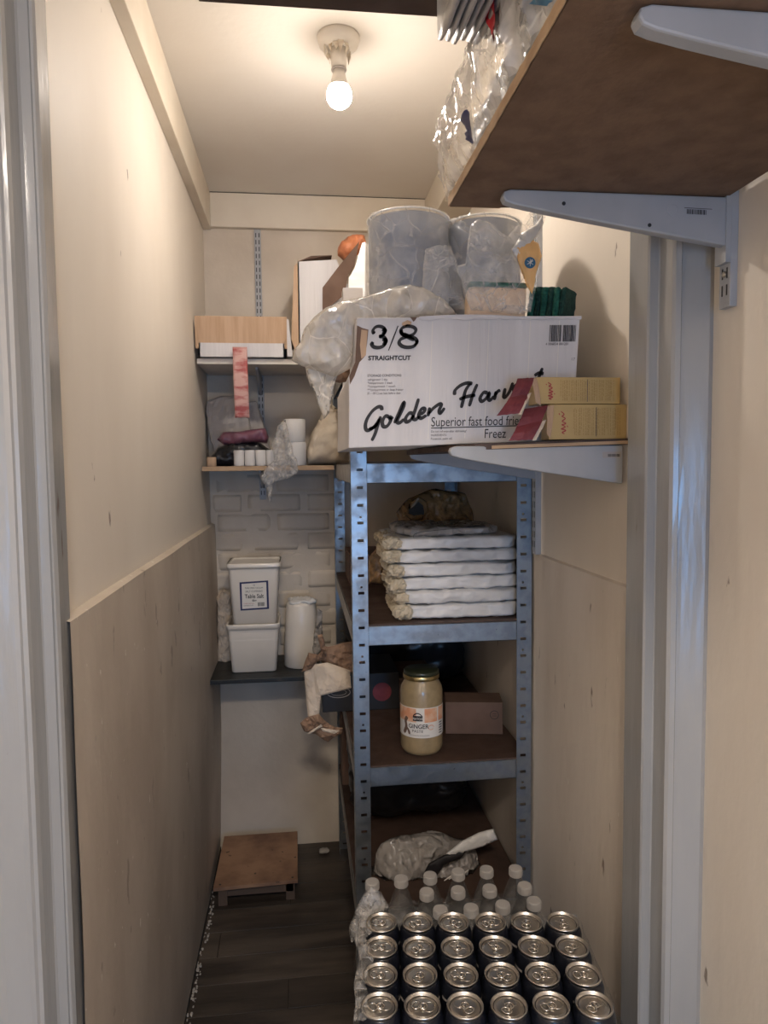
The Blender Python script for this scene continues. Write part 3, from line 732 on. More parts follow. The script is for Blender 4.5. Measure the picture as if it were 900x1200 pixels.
flap(m2, (W_(619, 462, 1.248), W_(623, 460, 1.25), W_(611, 486, 1.234), W_(608, 486, 1.234)), 'ivory_paper', 'card_edge')

# ================================================================== ON TOP OF THE CARTON
TOP = 1.780
def blue_roll(x, y_, r_, label):
    t = thing('paper_roll', label, 'paper roll', (x, y_, TOP), 'two large blue paper rolls')
    b = MB(); n = 64; hh = .250
    prof = [(r_*.98, 0), (r_, .004)]+[(r_*(1+.006*noise.noise(Vector((k, x*9, 0)))), .01+k*.023) for k in range(10)]+[(r_, hh-.004), (r_*.98, hh), (.035, hh)]
    b.lathe(prof, n, (x, y_, TOP)).build('paper', 'roll_blue', t, smooth=True)
    MB().lathe([(.035, hh-.002), (.035, hh+.001), (.031, hh+.001), (.031, hh-.03)], 32, (x, y_, TOP), close=False).build('core', 'core', t)
    w_ = MB()
    def wf(u, v):
        a = -pi*1.1+u*pi*1.2; rr = r_+.003+.004*max(0, ridge(Vector((cos(a)*2.2, sin(a)*2.2, v*2.4)))-.3)
        return Vector((x+rr*cos(a), y_+rr*sin(a), TOP+.002+v*(hh+.006)))
    w_.grid(wf, 80, 40).build('film_wrap', 'film_thin', t, smooth=True)
    MB().lathe([(r_+.002, hh+.003), (r_+.004, hh+.005), (r_+.001, hh+.007), (r_-.006, hh+.006)], 60, (x, y_, TOP), close=False).build('wrap_rim_glint', 'bundle', t, smooth=True)  # edge of the wrap, opaque white for the bulb's highlight along it
    return t
blue_roll(.246, 1.58, .088, 'left of the two large blue paper rolls on the big carton')
blue_roll(.419, 1.60, .084, 'right of the two large blue paper rolls behind the wrapped sponge')
# white translucent bag draped over the carton's left end
def px_y(px, py, y):
    v = fw*830+rt*(px-450)+up*(600-py); k = y/v.y; return (v.x*k, 1.5+v.z*k, y)
def OL(pts, y): return [px_y(a, b, y if len(c) == 0 else c[0]) for a, b, *c in pts]
# outline measured in metres via the helper below; the bag is a real, thick, creased body
t = thing('plastic_bag', 'translucent white plastic bag draped over the left end of the big carton', 'plastic bag', (.12, 1.44, 1.60))
MB().puff(OL([(341, 423), (342, 411), (352, 401), (357, 386), (368, 373), (381, 362), (400, 353), (418, 349), (436, 344), (457, 338), (479, 333), (496, 336), (520, 350), (537, 367), (515, 372), (470, 374), (430, 374), (421, 385), (418, 411), (411, 432), (391, 443), (379, 438), (357, 431)], 1.40), .028, L=.009, amp=.007, sc=13, seed=2, back=.8).build('bag_body', 'bag_white', t, smooth=True)
MB().puff(OL([(357, 425), (375, 420), (398, 430), (392, 441), (385, 447), (381, 455), (382, 470), (386, 484), (379, 491), (375, 478), (376, 462), (372, 452), (364, 452), (360, 440)], 1.43), .012, L=.008, amp=.005, sc=30, seed=5).build('bag_tail', 'bag_white', t, smooth=True)
t = MB().puff(OL([(386, 440), (400, 430), (412, 425), (414, 436), (408, 446), (398, 449), (388, 447)], 1.48), .012, L=.009, amp=.004, seed=8).build('paper_scrap', 'kraft_paper')
tag(t, 'scrap of brown paper sticking out below the draped white bag', 'paper')
# clear film with sponge
sp = thing('sponge', 'cream washing sponge with a green scourer face in clear film on the carton', 'sponge', (.39, 1.40, TOP))
X = Matrix.Translation((.388, 1.395, TOP)) @ Matrix.Rotation(radians(-7), 4, 'Z') @ Matrix.Rotation(radians(3), 4, 'Y')
MB().soft(-.058, .058, -.03, .03, .003, .064, rnd=.1, amp=.002, sc=25, n=(12, 6, 6), X=X, creases=False).build('foam', 'foam', sp, smooth=True)
MB().soft(-.059, .059, -.031, .031, .064, .073, rnd=.1, amp=.0015, sc=60, n=(12, 6, 2), X=X).build('scourer_face', 'green', sp, smooth=True)
fp = thing('film_packet', 'open clear film packet with orange label around the cream sponge', 'packaging', (.40, 1.36, TOP))
MB().puff(OL([(533, 310), (546, 309), (547, 285), (551, 264), (560, 258), (575, 262), (595, 276), (608, 262), (620, 250), (636, 246), (640, 258), (630, 275), (634, 300), (630, 330), (622, 366), (600, 368), (552, 365), (543, 340)], 1.352), .014, L=.010, amp=.007, sc=30, seed=11, back=1, zmin=1.7805).build('film', 'film_thin', fp, smooth=True)
MB().puff(OL([(599, 292), (612, 273), (626, 264), (634, 254), (638, 262), (628, 278), (618, 290), (606, 303)], 1.332), .006, L=.007, amp=.005, sc=40, seed=12).build('twisted_film_end', 'bundle', fp, smooth=True)
MB().puff(OL([(606, 284), (620, 278), (631, 286), (635, 300), (628, 322), (624, 345), (617, 335), (616, 318), (606, 302)], 1.330), .004, L=.008, amp=.002, sc=30, seed=13).build('orange_label', 'orange_card', fp, smooth=True)
cc = px_y(621, 308, 1.3245)
MB().lathe([(.0105, 0), (.0105, .0012)], 28, X=Matrix.Translation((cc[0], cc[2], cc[1])) @ Matrix.Rotation(pi/2, 4, 'X')).build('round_logo', 'blue_ink', fp)
b = MB()
f = lambda a, c: Vector((cc[0]+a, cc[2]-.0018, cc[1]+c))
for k in range(3):
    a = radians(60*k+90); b.ribbon([(-.007*cos(a), -.007*sin(a)), (.007*cos(a), .007*sin(a))], .0018, f, 2)
b.ribbon([(0, -.002), (.004, .006)], .003, f, 2)
b.build('logo_mark', 'white_ink', fp)
MB().puff(OL([(499, 292), (515, 287), (528, 288), (534, 310), (543, 345), (548, 364), (530, 362), (510, 350), (497, 340), (494, 315)], 1.42), .01, L=.010, amp=.008, sc=30, seed=15, zmin=1.7805).build('loose_film', 'film_thin', fp, smooth=True)
# scourers
sg = thing('scourer_pack', 'pack of dark green scouring pads standing on the right end of the carton', 'scourers', (.51, 1.40, TOP), rz=radians(-38))
for k in range(6):
    XX = WM[sg.name]
    MB().soft(-.042+k*.0125, -.042+k*.0125+.0115, -.036, .036, .001, .068, rnd=.15, amp=.0018, sc=60, n=(3, 10, 9), seed=k, X=XX @ Matrix.Rotation(radians(7), 4, 'Y')).build('pad', 'green' if k % 2 == 0 else 'green_dark', sg, smooth=True)

# ================================================================== BACK WALL SHELVES
rail('shelf_upright', 'white slotted upright on the back wall rising behind the shallow cardboard box', 'y', (-.143, BACK), 1.375, 2.384, .024, .010)
us = thing('wall_shelf', 'off-white shelf board under the shallow cardboard box at the back', 'shelf', (-.1, 2.6, 1.844))
box('board', 'white_board', -.335, .22, 2.44, BACK-.012, 1.844, 1.862, us, bevel=.001)
ub = thing('shelf_bracket', 'small white bracket under the upper back shelf', 'bracket', (-.143, 2.6, 1.78))
MB().prism([(-.147, BACK-.012, 1.8435), (-.147, 2.50, 1.8435), (-.147, 2.50, 1.834), (-.147, BACK-.012, 1.77)], (.009, 0, 0)).build('arm', 'white_metal', ub, bevel=.001)
ms = thing('wall_shelf', 'thin raw-edged wooden shelf at eye level on the back wall', 'shelf', (-.1, 2.6, 1.488))
box('board', 'board', -.335, .118, 2.503, BACK-.012, 1.488, 1.503, ms)
box('raw_edge', 'edge', -.335, .118, 2.498, 2.503, 1.487, 1.503, ms, bevel=.0008)
mb_ = thing('shelf_bracket', 'small white bracket under the eye level back shelf', 'bracket', (-.143, 2.6, 1.42))
MB().prism([(-.147, BACK-.012, 1.4875), (-.147, 2.56, 1.4875), (-.147, 2.56, 1.478), (-.147, BACK-.012, 1.42)], (.009, 0, 0)).build('arm', 'white_metal', mb_, bevel=.001)
bs = thing('wall_shelf', 'black worn shelf low on the back wall carrying the white tubs', 'shelf', (-.1, 2.6, .75))
box('board', 'black_shelf', -.326, .10, 2.45, BACK, .752, .768, bs, bevel=.002)
box('support_batten', 'black_shelf', -.326, .10, BACK-.02, BACK, .735, .752, bs)
# shallow cardboard tray
tb = thing('cardboard_box', 'shallow white cardboard box with a tan front flap on the upper back shelf', 'cardboard box', (-.18, 2.58, 1.862))
b = MB(); b.box(-.325, -.045, 2.425, 2.429, 1.863, 1.985); b.box(-.325, -.321, 2.425, 2.73, 1.863, 1.99); b.box(-.049, -.045, 2.425, 2.73, 1.863, 1.985); b.box(-.325, -.045, 2.726, 2.73, 1.863, 1.985); b.box(-.325, -.045, 2.425, 2.73, 1.863, 1.866)
b.build('box_body', 'carton_white', tb)
MB().box(-.336, -.040, 0, .003, -.104, 0, Matrix.Translation((0, 2.416, 1.997)) @ Matrix.Rotation(radians(6), 4, 'X')).build('front_flap', 'kraft', tb)
MB().box(-.040, -.036, 2.415, 2.70, 1.893, 1.997).build('side_flap', 'kraft', tb)
MB().prism([(-.036, 2.42, 1.868), (-.018, 2.42, 1.868), (-.030, 2.42, 1.99), (-.036, 2.42, 1.99)], (0, .2, 0)).build('torn_side', 'carton_white', tb)
ts = thing('printed_strip', 'red and white printed strip hanging down from the shallow cardboard box', 'strip', (-.19, 2.41, 1.66))
MB().grid(lambda u, v: Vector((-.214+.047*u+.003*v, 2.404-.008*sin(v*pi)+.002*noise.noise(Vector((u*3, v*8, 0))), 1.895-.232*v+.003*noise.noise(Vector((u*7, v*2, 0)))*(v > .95))), 6, 30).build('strip', 'tape_red', ts, solid=.0008, smooth=True)
# torn white carton
tc = thing('carton', 'torn white carton with a brown flap beside the shallow cardboard box', 'carton', (.12, 2.58, 1.862))
b = MB(); b.prism([(.004, 2.44, 1.863), (.004, 2.44, 2.185), (.135, 2.44, 2.195), (.150, 2.44, 2.15), (.142, 2.44, 2.06), (.158, 2.44, 1.98), (.158, 2.44, 1.863)], (0, .004, 0))
b.box(.004, .008, 2.44, 2.72, 1.863, 2.185); b.box(.004, .21, 2.716, 2.72, 1.863, 2.185); b.box(.004, .21, 2.44, 2.72, 1.863, 1.866); b.build('box_body', 'carton_white', tc)
MB().prism([(-.004, 2.438, 1.87), (-.022, 2.438, 1.93), (-.008, 2.438, 2.17), (.003, 2.438, 2.18), (.003, 2.438, 1.87)], (0, .2, 0)).build('side_flap', 'kraft', tc)
MB().prism([(.006, 2.445, 2.185), (.05, 2.45, 2.205), (.12, 2.47, 2.215), (.12, 2.60, 2.21), (.006, 2.60, 2.187)], (0, 0, .003)).build('top_flap', 'kraft_dark', tc)
pts = [px_y(a, b_, 2.43) for a, b_ in ((378, 337), (397, 312), (421, 283), (415, 312), (408, 322), (404, 345), (378, 366))]
MB().prism([(p[0], p[2]+.0, p[1]) for p in pts], (.0, .004, .0)).build('raised_flap', 'kraft_dark', tc)
pts = [px_y(a, b_, 2.42) for a, b_ in ((424, 284), (428, 283), (428, 412.2), (409, 412.2), (408, 326), (415, 314))]
o = MB().prism([(p[0], 2.0, 1.5+(p[1]-1.5)*2.0/2.42) if False else (p[0]*2.0/2.42, 2.0, 1.5+(p[1]-1.5)*2.0/2.42) for p in pts], (.06, .12, 0)).build('white_wrapper', 'bundle', bevel=.003)
tag(o, 'white paper wrapper standing just left of the blue rolls', 'packaging')
t = MB().puff(OL([(396, 300), (400, 283), (407, 277), (428, 275), (432, 290), (420, 298), (404, 306)], 2.54), .04, L=.014, amp=.012, sc=22, seed=21, zmin=2.19).build('plastic_bag', 'orange', smooth=True)
tag(t, 'crumpled orange plastic bag on top of the torn white carton', 'plastic bag')
g = [px_y(a, b_, 1.9) for a, b_ in ((402, 337), (425, 337), (425, 352), (402, 352))]
o = box('small_box', 'grey_card', g[0][0], g[1][0], 1.9, 1.96, 1.805, g[0][1]); tag(o, 'small grey box on the rack top behind the draped bag', 'box')

# eye-level shelf goods
Z1 = 1.5035
o = MB().lathe([(.0155, 0), (.016, .002), (.016, .030), (.0145, .032)], 24, (-.305, 2.52, Z1)).build('tape_reel', 'kraft', smooth=True); tag(o, 'small tan reel at the left end of the eye level shelf', 'tape')
t = thing('grey_sack', 'grey folded paper sacks leaning at the back left of the eye level shelf', 'sacks', (-.23, 2.66, Z1))
X = Matrix.Translation((-.235, 2.665, Z1+.09)) @ Matrix.Rotation(radians(-8), 4, 'Y') @ Matrix.Rotation(radians(-10), 4, 'X')
MB().soft(-.085, .06, -.02, .03, -.075, .17, rnd=.2, amp=.006, sc=16, n=(12, 5, 14), X=X, seed=2).build('sack', 'grey_card', t)
X = Matrix.Translation((-.165, 2.68, Z1+.09)) @ Matrix.Rotation(radians(-12), 4, 'Y') @ Matrix.Rotation(radians(-8), 4, 'X')
MB().soft(-.05, .045, -.015, .02, -.07, .15, rnd=.2, amp=.005, sc=16, n=(12, 5, 14), X=X, seed=5).build('sack', 'grey_card', t)
t = MB().puff(OL([(252, 548), (246, 535), (255, 524), (275, 516), (300, 518), (316, 526), (320, 540), (315, 549)], 2.575), .035, L=.014, amp=.010, sc=25, seed=31, zmin=Z1+.0003).build('plastic_bag', 'black', smooth=True)
tag(t, 'black plastic bag under the purple film on the eye level shelf', 'plastic bag')
t = MB().puff(OL([(254, 515), (262, 507), (285, 505), (312, 502), (316, 512), (314, 519), (295, 519), (275, 522), (262, 521)], 2.56), .035, L=.013, amp=.006, sc=22, seed=33).build('film_bundle', 'purple', smooth=True)
tag(t, 'dull purple plastic film bundle lying above the small white till rolls', 'plastic film')
for k in range(4):
    t = thing('till_roll', ['leftmost', 'second from the left', 'third from the left', 'rightmost'][k]+' of the four small white till rolls on the eye level shelf', 'paper roll', (-.212+k*.0375, 2.53, Z1), 'small white till rolls')
    MB().lathe([(.0176, 0), (.0182, .002), (.0182, .053), (.0176, .055), (.006, .055)], 28, (-.212+k*.0375, 2.53, Z1)).build('paper', 'roll_white', t, smooth=True)
    MB().lathe([(.006, .053), (.006, .0555), (.0045, .0555), (.0045, .04)], 16, (-.212+k*.0375, 2.53, Z1), close=False).build('core', 'core', t)
for k, (dx, lab) in enumerate(((.001, 'lower of the two stacked white paper rolls on the eye level shelf'), (-.001, 'upper of the two stacked white paper rolls on the eye level shelf'))):
    t = thing('paper_roll', lab, 'paper roll', (-.016+dx, 2.54, Z1+k*.0815), 'two stacked white paper rolls')
    MB().lathe([(.036, 0), (.0375, .002), (.0375, .079), (.036, .081), (.012, .081)], 36, (-.016+dx, 2.54, Z1+k*.0815)).build('paper', 'roll_white', t, smooth=True)
    MB().lathe([(.012, .079), (.012, .0813), (.010, .0813), (.010, .06)], 20, (-.016+dx, 2.54, Z1+k*.0815), close=False).build('core', 'core', t)
t = thing('film_wrapper', 'crumpled clear wrapper hanging over the edge of the eye level shelf', 'packaging', (-.06, 2.48, 1.36))
MB().puff(OL([(325, 500), (332, 490), (338, 505), (336, 530), (342, 548), (350, 552), (338, 560), (322, 566), (316, 590), (312, 575), (304, 556), (312, 546), (322, 540), (318, 520)], 2.478), .012, L=.011, amp=.010, sc=30, seed=41, back=.5).build('film', 'film', t, smooth=True)
t = thing('plastic_bag', 'cream carrier bag slumped at the right end of the eye level shelf', 'plastic bag', (.085, 2.58, Z1))
MB().puff(OL([(360, 546), (358, 530), (362, 512), (370, 498), (380, 488), (384, 470), (388, 484), (400, 486), (412, 500), (414, 530), (410, 546)], 2.57), .05, L=.016, amp=.007, sc=20, seed=43, zmin=Z1+.0003).build('bag_body', 'bag_cream', t, smooth=True)

# tubs
def tub(x, y_, z, wt, wb_, h, d, label, lid):
    t = thing('plastic_tub', label, 'tub', (x, y_, z), 'stacked white plastic tubs')
    b = MB()
    def ring(w_, dd, zz, r_=.014, n=5):
        P = []
        for (sx, sy, a0) in ((1, 1, 0), (-1, 1, 90), (-1, -1, 180), (1, -1, 270)):
            for k in range(n+1):
                a = radians(a0+90*k/n); P.append(Vector((x+sx*(w_/2-r_)+r_*cos(a), y_+sy*(dd/2-r_)+r_*sin(a), zz)))
        return [b.bm.verts.new(p) for p in P]
    def loft(rs, cap=True):
        for a, c in zip(rs, rs[1:]):
            n = len(a)
            for i in range(n): b.bm.faces.new((a[i], a[(i+1) % n], c[(i+1) % n], c[i]))
        if cap: b.bm.faces.new(rs[0][::-1])
    loft([ring(wb_-.006, d*.84-.006, z+.0005), ring(wb_, d*.84, z+.004), ring(wt-.012, d-.012, z+h-.022), ring(wt-.012, d-.012, z+h-.020), ring(wt-.004, d-.004, z+h-.020), ring(wt-.002, d-.002, z+h-.004), ring(wt-.004, d-.004, z+h), ring(wt-.012, d-.012, z+h), ring(wt-.014, d-.014, z+h-.01)]+([] if lid else [ring(wt-.016, d-.016, z+h-.06)]))
    b.build('tub_body', 'white_pl', t, smooth=True, bevel=0)
    if lid:
        b = MB()
        def ring2(*a): return None
        r0_ = z+h
        b2 = MB(); b = b2
        loft([ring(wt, d, r0_-.014), ring(wt+.001, d+.001, r0_-.003), ring(wt-.004, d-.004, r0_), ring(wt-.012, d-.012, r0_+.0), ring(wt-.014, d-.014, r0_-.005)], False)
        b.bm.faces.new(ring(wt-.0145, d-.0145, r0_-.005)); b.build('lid', 'white_pl', t, smooth=True)
    return t
tub(-.176, 2.60, .7685, .190, .158, .176, .185, 'plain white plastic tub, lower of the stacked pair', False)
tt = tub(-.170, 2.605, .936, .190, .152, .225, .180, 'white plastic salt tub with navy bordered label on top of the other tub', True)
def lm(a, c):
    u = c/.225; return Vector((-.170+a, 2.605-(.180*.84+(.180-.180*.84)*u)/2+.0005*0-.0045+.0055*u*0, .936+c))
def lm(a, c):
    d0 = .180*.84/2; d1 = (.180-.012)/2; return Vector((-.170+a, 2.605-(d0+(d1-d0)*c/.205)-.0008, .936+c))
b = MB(); b.face([lm(-.049, .056), lm(.051, .059), lm(.050, .162), lm(-.050, .158)]); b.build('label_border', 'navy', tt)
lf = lambda a, c: lm(a, c)+Vector((0, -.0005, 0))
b = MB(); b.face([lf(-.043, .062), lf(.044, .065), lf(.043, .156), lf(-.043, .152)]); b.build('label_paper', 'label_white', tt)
def lt(x, z): return lambda a, c: lm(x+a, z+c)+Vector((0, -.0010, 0))
text('Table Salt', .0205, lt(0, .100), 'ink', tt, align='CENTER', bold=.0003, sx=.82)
text('6kg', .011, lt(0, .088), 'ink', tt, align='CENTER', bold=.0002); text('PURE DRIED VACUUM', .0075, lt(0, .134), 'ink', tt, align='CENTER', sx=.85)
text('SALT COMPANY', .0098, lt(0, .121), 'ink_grey', tt, align='CENTER', sx=.85); text('M', .008, lt(0, .143), 'navy', tt, align='CENTER')
text('INGREDIENTS: SALT', .005, lt(-.038, .072), 'ink_grey', tt, sx=.8); text('STORE IN A DRY PLACE', .005, lt(-.038, .079), 'ink_red', tt, sx=.7)
b = MB(); x = .012
while x < .034: b.face([lt(x, .070)(0, 0), lt(x+.0012, .070)(0, 0), lt(x+.0012, .070)(0, .014), lt(x, .070)(0, .014)]); x += random.choice((.002, .0026))
b.build('barcode', 'ink', tt)
# tall white container, tapered
tw = thing('roll_bag', 'tall white tapered bundle of bin liners with a crumpled top beside the tubs', 'roll', (-.006, 2.60, .7685))
MB().lathe([(.062, 0), (.066, .004), (.064, .08), (.059, .16), (.055, .225), (.050, .236), (.030, .238)], 48, (-.006, 2.60, .7685)).build('roll_body', 'white_pl', tw, smooth=True)
MB().soft(-.055, .046, 2.555, 2.65, 1.000, 1.015, rnd=.6, amp=.008, sc=35, n=(16, 16, 4), seed=6).build('crumpled_top', 'bundle', tw, smooth=True)
MB().puff(OL([(372, 712), (378, 716), (376, 740), (378, 765), (372, 778), (366, 760)], 2.55), .01, L=.012, amp=.006, seed=9).build('loose_film', 'bag_clear_grey', tw, smooth=True)
o = MB().puff(OL([(254, 700), (262, 690), (270, 695), (272, 740), (270, 782), (256, 784)], 2.70), .02, L=.014, amp=.006, seed=19, zmin=.7685).build('paper_bag', 'ivory_paper', smooth=False); tag(o, 'folded ivory paper tucked between the tubs and the left wall', 'paper')

# low plywood platform
st = thing('step_stool', 'low stained plywood step in the back left corner of the floor', 'stool', (-.17, 2.52, 0))
MB().prism([(-.318, 2.36, .068), (-.034, 2.372, .068), (-.036, 2.70, .068), (-.316, 2.70, .068)], (0, 0, .012)).build('top', 'ply', st, bevel=.001)
for xx, yy in ((-.305, 2.385), (-.075, 2.39), (-.305, 2.66), (-.075, 2.66)): box('leg', 'timber', xx, xx+.03, yy, yy+.03, 0, .068, st)
for xx, yy in ((-.297, 2.378), (-.052, 2.388)): MB().lathe([(.004, 0), (.004, .0006)], 12, (xx, yy, .0798)).build('nail_head', 'slot', st)
box('rail', 'timber', -.30, -.05, 2.39, 2.405, .03, .068, st)

# ================================================================== RACK CONTENTS, SHELF 2 (z 1.096)
z = 1.0965
N = 6; H_ = [.040, .036, .037, .035, .034, .034]
names = ['bottom', 'second from the bottom', 'third from the bottom', 'third from the top', 'second from the top', 'top']
for k in range(N):
    x0 = .256-k*.006+random.uniform(-.004, .004); h = H_[k]
    t = thing('bag_bundle', 'flat white bundle of folded plastic bags, %s of the stack of six' % names[k], 'plastic bags', (.41, 1.95, z), 'six white bag bundles stacked on the rack')
    MB().soft(x0, .575+random.uniform(-.003, .004)-.002, 1.805+random.uniform(-.004, .004), 2.12, z+.0003, z+h-.0003, rnd=.30, amp=.0042, sc=19, n=(60, 24, 9), seed=k*3+1).build('bag_stack', 'bundle', t, smooth=True)
    e = MB()
    for j in range(5):
        yy = 1.80+j*.05
        zz = z+h*.5+random.uniform(-.004, .004)
        e.soft(x0-.010-random.uniform(0, .008), x0+.030, yy, yy+.055, zz-h*.42, zz+h*.40, rnd=.7, amp=.006, sc=60, n=(9, 9, 6), seed=k*7+j)
    e.build('gathered_end', 'bundle_end', t)
    z += h
ZT = z
t = thing('printed_bag', 'folded pale bag with grey printed panel lying on the white bag bundles', 'plastic bag', (.4, 1.95, ZT))
MB().soft(.255, .53, 1.82, 2.08, ZT+.001, ZT+.026, rnd=.5, amp=.006, sc=16, n=(26, 20, 5), seed=7).build('bag_body', 'bag_clear_grey', t, smooth=True)
f = lambda a, c: Vector((.29+a, 1.815-.001, ZT+c))
b = MB()
b.ribbon([(0, .002), (.02, .018), (.19, .030)], .0014, lambda a, c: Vector((.29+a, 1.812, ZT+c-.004)), 4); b.build('print_line', 'ink', t)
for k in range(6): pass
t = thing('plastic_bag', 'amber brown plastic bag with a handle loop behind the white bag bundles', 'plastic bag', (.40, 2.2, 1.10))
MB().puff(OL([(466, 640), (464, 600), (472, 590), (484, 584), (492, 578), (510, 573), (530, 574), (547, 580), (553, 596), (551, 618), (556, 650), (550, 722), (470, 722)], 2.16), .05, L=.010, amp=.012, sc=18, seed=51, zmin=1.0970).build('bag_body', 'bag_brown', t, smooth=True)
lp = [px_y(a, b_, 2.11) for a, b_ in ((476, 602), (482, 592), (490, 585), (498, 590), (500, 600), (494, 606), (484, 607))]
MB().tube([(p[0], p[2], p[1]) for p in lp], .007, 8, closed=True, flat=1.3).build('handle_loop', 'bag_brown', t, smooth=True)
MB().prism([(p[0]*.985+.0055, 2.108, 1.5+(p[1]-1.5)*.985-.0016) for p in lp], (0, .003, 0)).build('handle_hole', 'slot', t)
t = MB().puff(OL([(432, 655), (438, 645), (447, 637), (454, 645), (460, 665), (458, 680), (445, 684), (432, 683)], 2.03), .03, L=.012, amp=.007, sc=40, seed=53, zmin=1.0970).build('snack_bag', 'bronze', smooth=True)
tag(t, 'bronze and gold wrapped packet left of the white bag bundles', 'packet')
t = thing('dark_carton', 'dark carton at the back of the shelf behind the white bundles', 'carton', (.3, 2.5, 1.0965)); box('box_body', 'kraft_dark', .16, .42, 2.38, 2.62, 1.097, 1.20, t, bevel=.002)

# SHELF 3 (z .726)
Z3 = .7265
J = thing('sauce_jar', 'glass jar of pale ginger paste with a dark lid and orange white label', 'jar', (.315, 1.86, Z3))
jc = (.316, 1.865, Z3); JR = .0575
MB().lathe([(.045, .0005), (.052, .003), (.0565, .012), (JR, .02), (JR, .168), (.055, .180), (.047, .194), (.0455, .200), (.0455, .206)], 48, jc).build('jar_body', 'paste', J, smooth=True)
MB().lathe([(.0475, .200), (.049, .202), (.049, .211), (.0475, .213)], 48, jc).build('lid_rim', 'gold', J, smooth=True)
MB().lathe([(.048, .212), (.048, .221), (.045, .224), (.002, .2235)], 48, jc).build('lid', 'jar_lid', J, smooth=True)
AX = math.atan2(-jc[0], 1)  # label faces the doorway
def jm(a, c, off=.0006):
    th = -pi/2-.17+a/JR; return Vector((jc[0]+(JR+off)*cos(th), jc[1]+(JR+off)*sin(th), Z3+c))
def patch(name, m, a0, a1, c0, c1, off): 
    return MB().grid(lambda u, v: jm(a0+(a1-a0)*u, c0+(c1-c0)*v, off), 40, 2).build(name, m, J, smooth=True)
patch('label', 'label_white', -.085, .085, .052, .133, .0005)
patch('label_band', 'label_orange', -.080, -.014, .094, .131, .0008); patch('label_band', 'label_orange', .008, .045, .094, .131, .0008); patch('label_band', 'label_orange', .050, .075, .094, .131, .0008)
patch('logo_badge', 'ink', -.023, .003, .098, .112, .0011)
def jt(a0, c0, off=.0013): return lambda a, c: jm(a0+a, c0+c, off)
text('NATCO', .0085, jt(-.010, .1015, .0015), 'white_ink', J, align='CENTER', bold=.0001, sx=.85)
b = MB(); b.ribbon([(-.022, .112), (-.016, .117), (-.010, .119), (-.004, .117), (.002, .112)], .003, lambda a, c: jm(a, c, .0011), 4); b.build('logo_peak', 'ink', J)
text('GINGER', .0165, jt(-.0085, .078), 'ink', J, align='CENTER', bold=.0002, sx=.92)
text('PASTE', .0105, jt(-.0105, .067), 'ink', J, align='CENTER', sx=1.05)
b = MB()
for c in (.060, .0575): b.ribbon([(-.034, c), (.022, c)], .0006, lambda a, c_: jm(a, c_, .0012), 8)
for k in range(5): b.ribbon([(.052, .060+k*.007), (.066, .060+k*.007)], .0035, lambda a, c_: jm(a, c_, .0012), 3)
b.build('small_print', 'ink_grey', J)
b = MB()
b.ribbon([(-.052, .060), (-.044, .078), (-.046, .095), (-.040, .106)], .010, lambda a, c: jm(a, c, .0012), 6); b.ribbon([(-.044, .078), (-.036, .070), (-.033, .060)], .008, lambda a, c: jm(a, c, .0012), 5)
b.build('ginger_picture', 'kraft_dark', J)
b = MB(); b.ribbon([(.026+.008*cos(k*.7), .080+.006*sin(k*.7)) for k in range(9)], .002, lambda a, c: jm(a, c, .0012), 3); b.build('ring_mark', 'label_orange', J)
# brown box right
bb = thing('cardboard_box', 'small brown cardboard box right of the jar', 'cardboard box', (.49, 1.99, Z3), rz=radians(-10))
X = WM[bb.name]
MB().box(-.082, .082, -.045, .045, .001, .094, X).build('box_body', 'kraft_dark', bb, bevel=.0015)
f = lambda a, c: X @ Vector((.058+a, -.0456, .058+c))
b = MB(); b.ribbon([(.012*cos(a*.6), .012*sin(a*.6)) for a in range(12)], .0016, f, 3); b.ribbon([(-.006, .003), (.006, .003)], .0012, f, 2); b.ribbon([(-.007, -.003), (.007, -.003)], .0012, f, 2); b.build('round_stamp', 'ink', bb)
# black box left sticking out
kb = thing('carton', 'black carton with a pale oval emblem poking out left of the steel post', 'carton', (.17, 2.3, Z3))
box('box_body', 'black_card', .056, .300, 2.19, 2.42, Z3, Z3+.118, kb, bevel=.002)
f = lambda a, c: Vector((.108+a, 2.1892, Z3+.062+c))
b = MB(); b.ribbon([(.036*cos(a*.35), .016*sin(a*.35)) for a in range(19)], .0022, f, 3); b.ribbon([(.024*cos(a*.35), .009*sin(a*.35)) for a in range(19)], .0012, f, 3); b.build('oval_emblem', 'grey_card', kb)
f = lambda a, c: Vector((.245+a, 2.1892, Z3+.058+c))
b = MB(); b.face([f(.030*cos(radians(a)), .030*sin(radians(a))) for a in range(0, 360, 15)]); b.build('red_disc', 'maroon', kb)
f = lambda a, c: Vector((.098+a, 2.25+c, Z3+.1188))
b = MB(); b.ribbon([(.03*cos(a*.35), .02*sin(a*.35)) for a in range(19)], .002, f, 3); b.build('top_emblem', 'grey_card', kb)
fb_ = thing('carton', 'brown carton with dark lettering half hidden behind the jar', 'carton', (.36, 2.22, Z3))
box('box_body', 'kraft_dark', .302, .42, 2.20, 2.40, Z3, Z3+.095, fb_, bevel=.002)
text('Fo', .045, lambda a, c: Vector((.306+a, 2.199, Z3+.03+c)), 'ink', fb_, bold=.001)
b = MB(); b.soft(.155, .572, 2.435, 2.66, Z3+.002, Z3+.285, rnd=.45, amp=.010, sc=11, n=(30, 14, 22), seed=61)  # black mass shaped to stand for the dark area behind the jar
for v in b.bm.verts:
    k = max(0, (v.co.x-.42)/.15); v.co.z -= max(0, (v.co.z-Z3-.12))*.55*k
t = b.build('backdrop_sack', 'black', smooth=True)
tag(t, 'large black sack filling the dark back of the shelf behind the jar', 'sack')
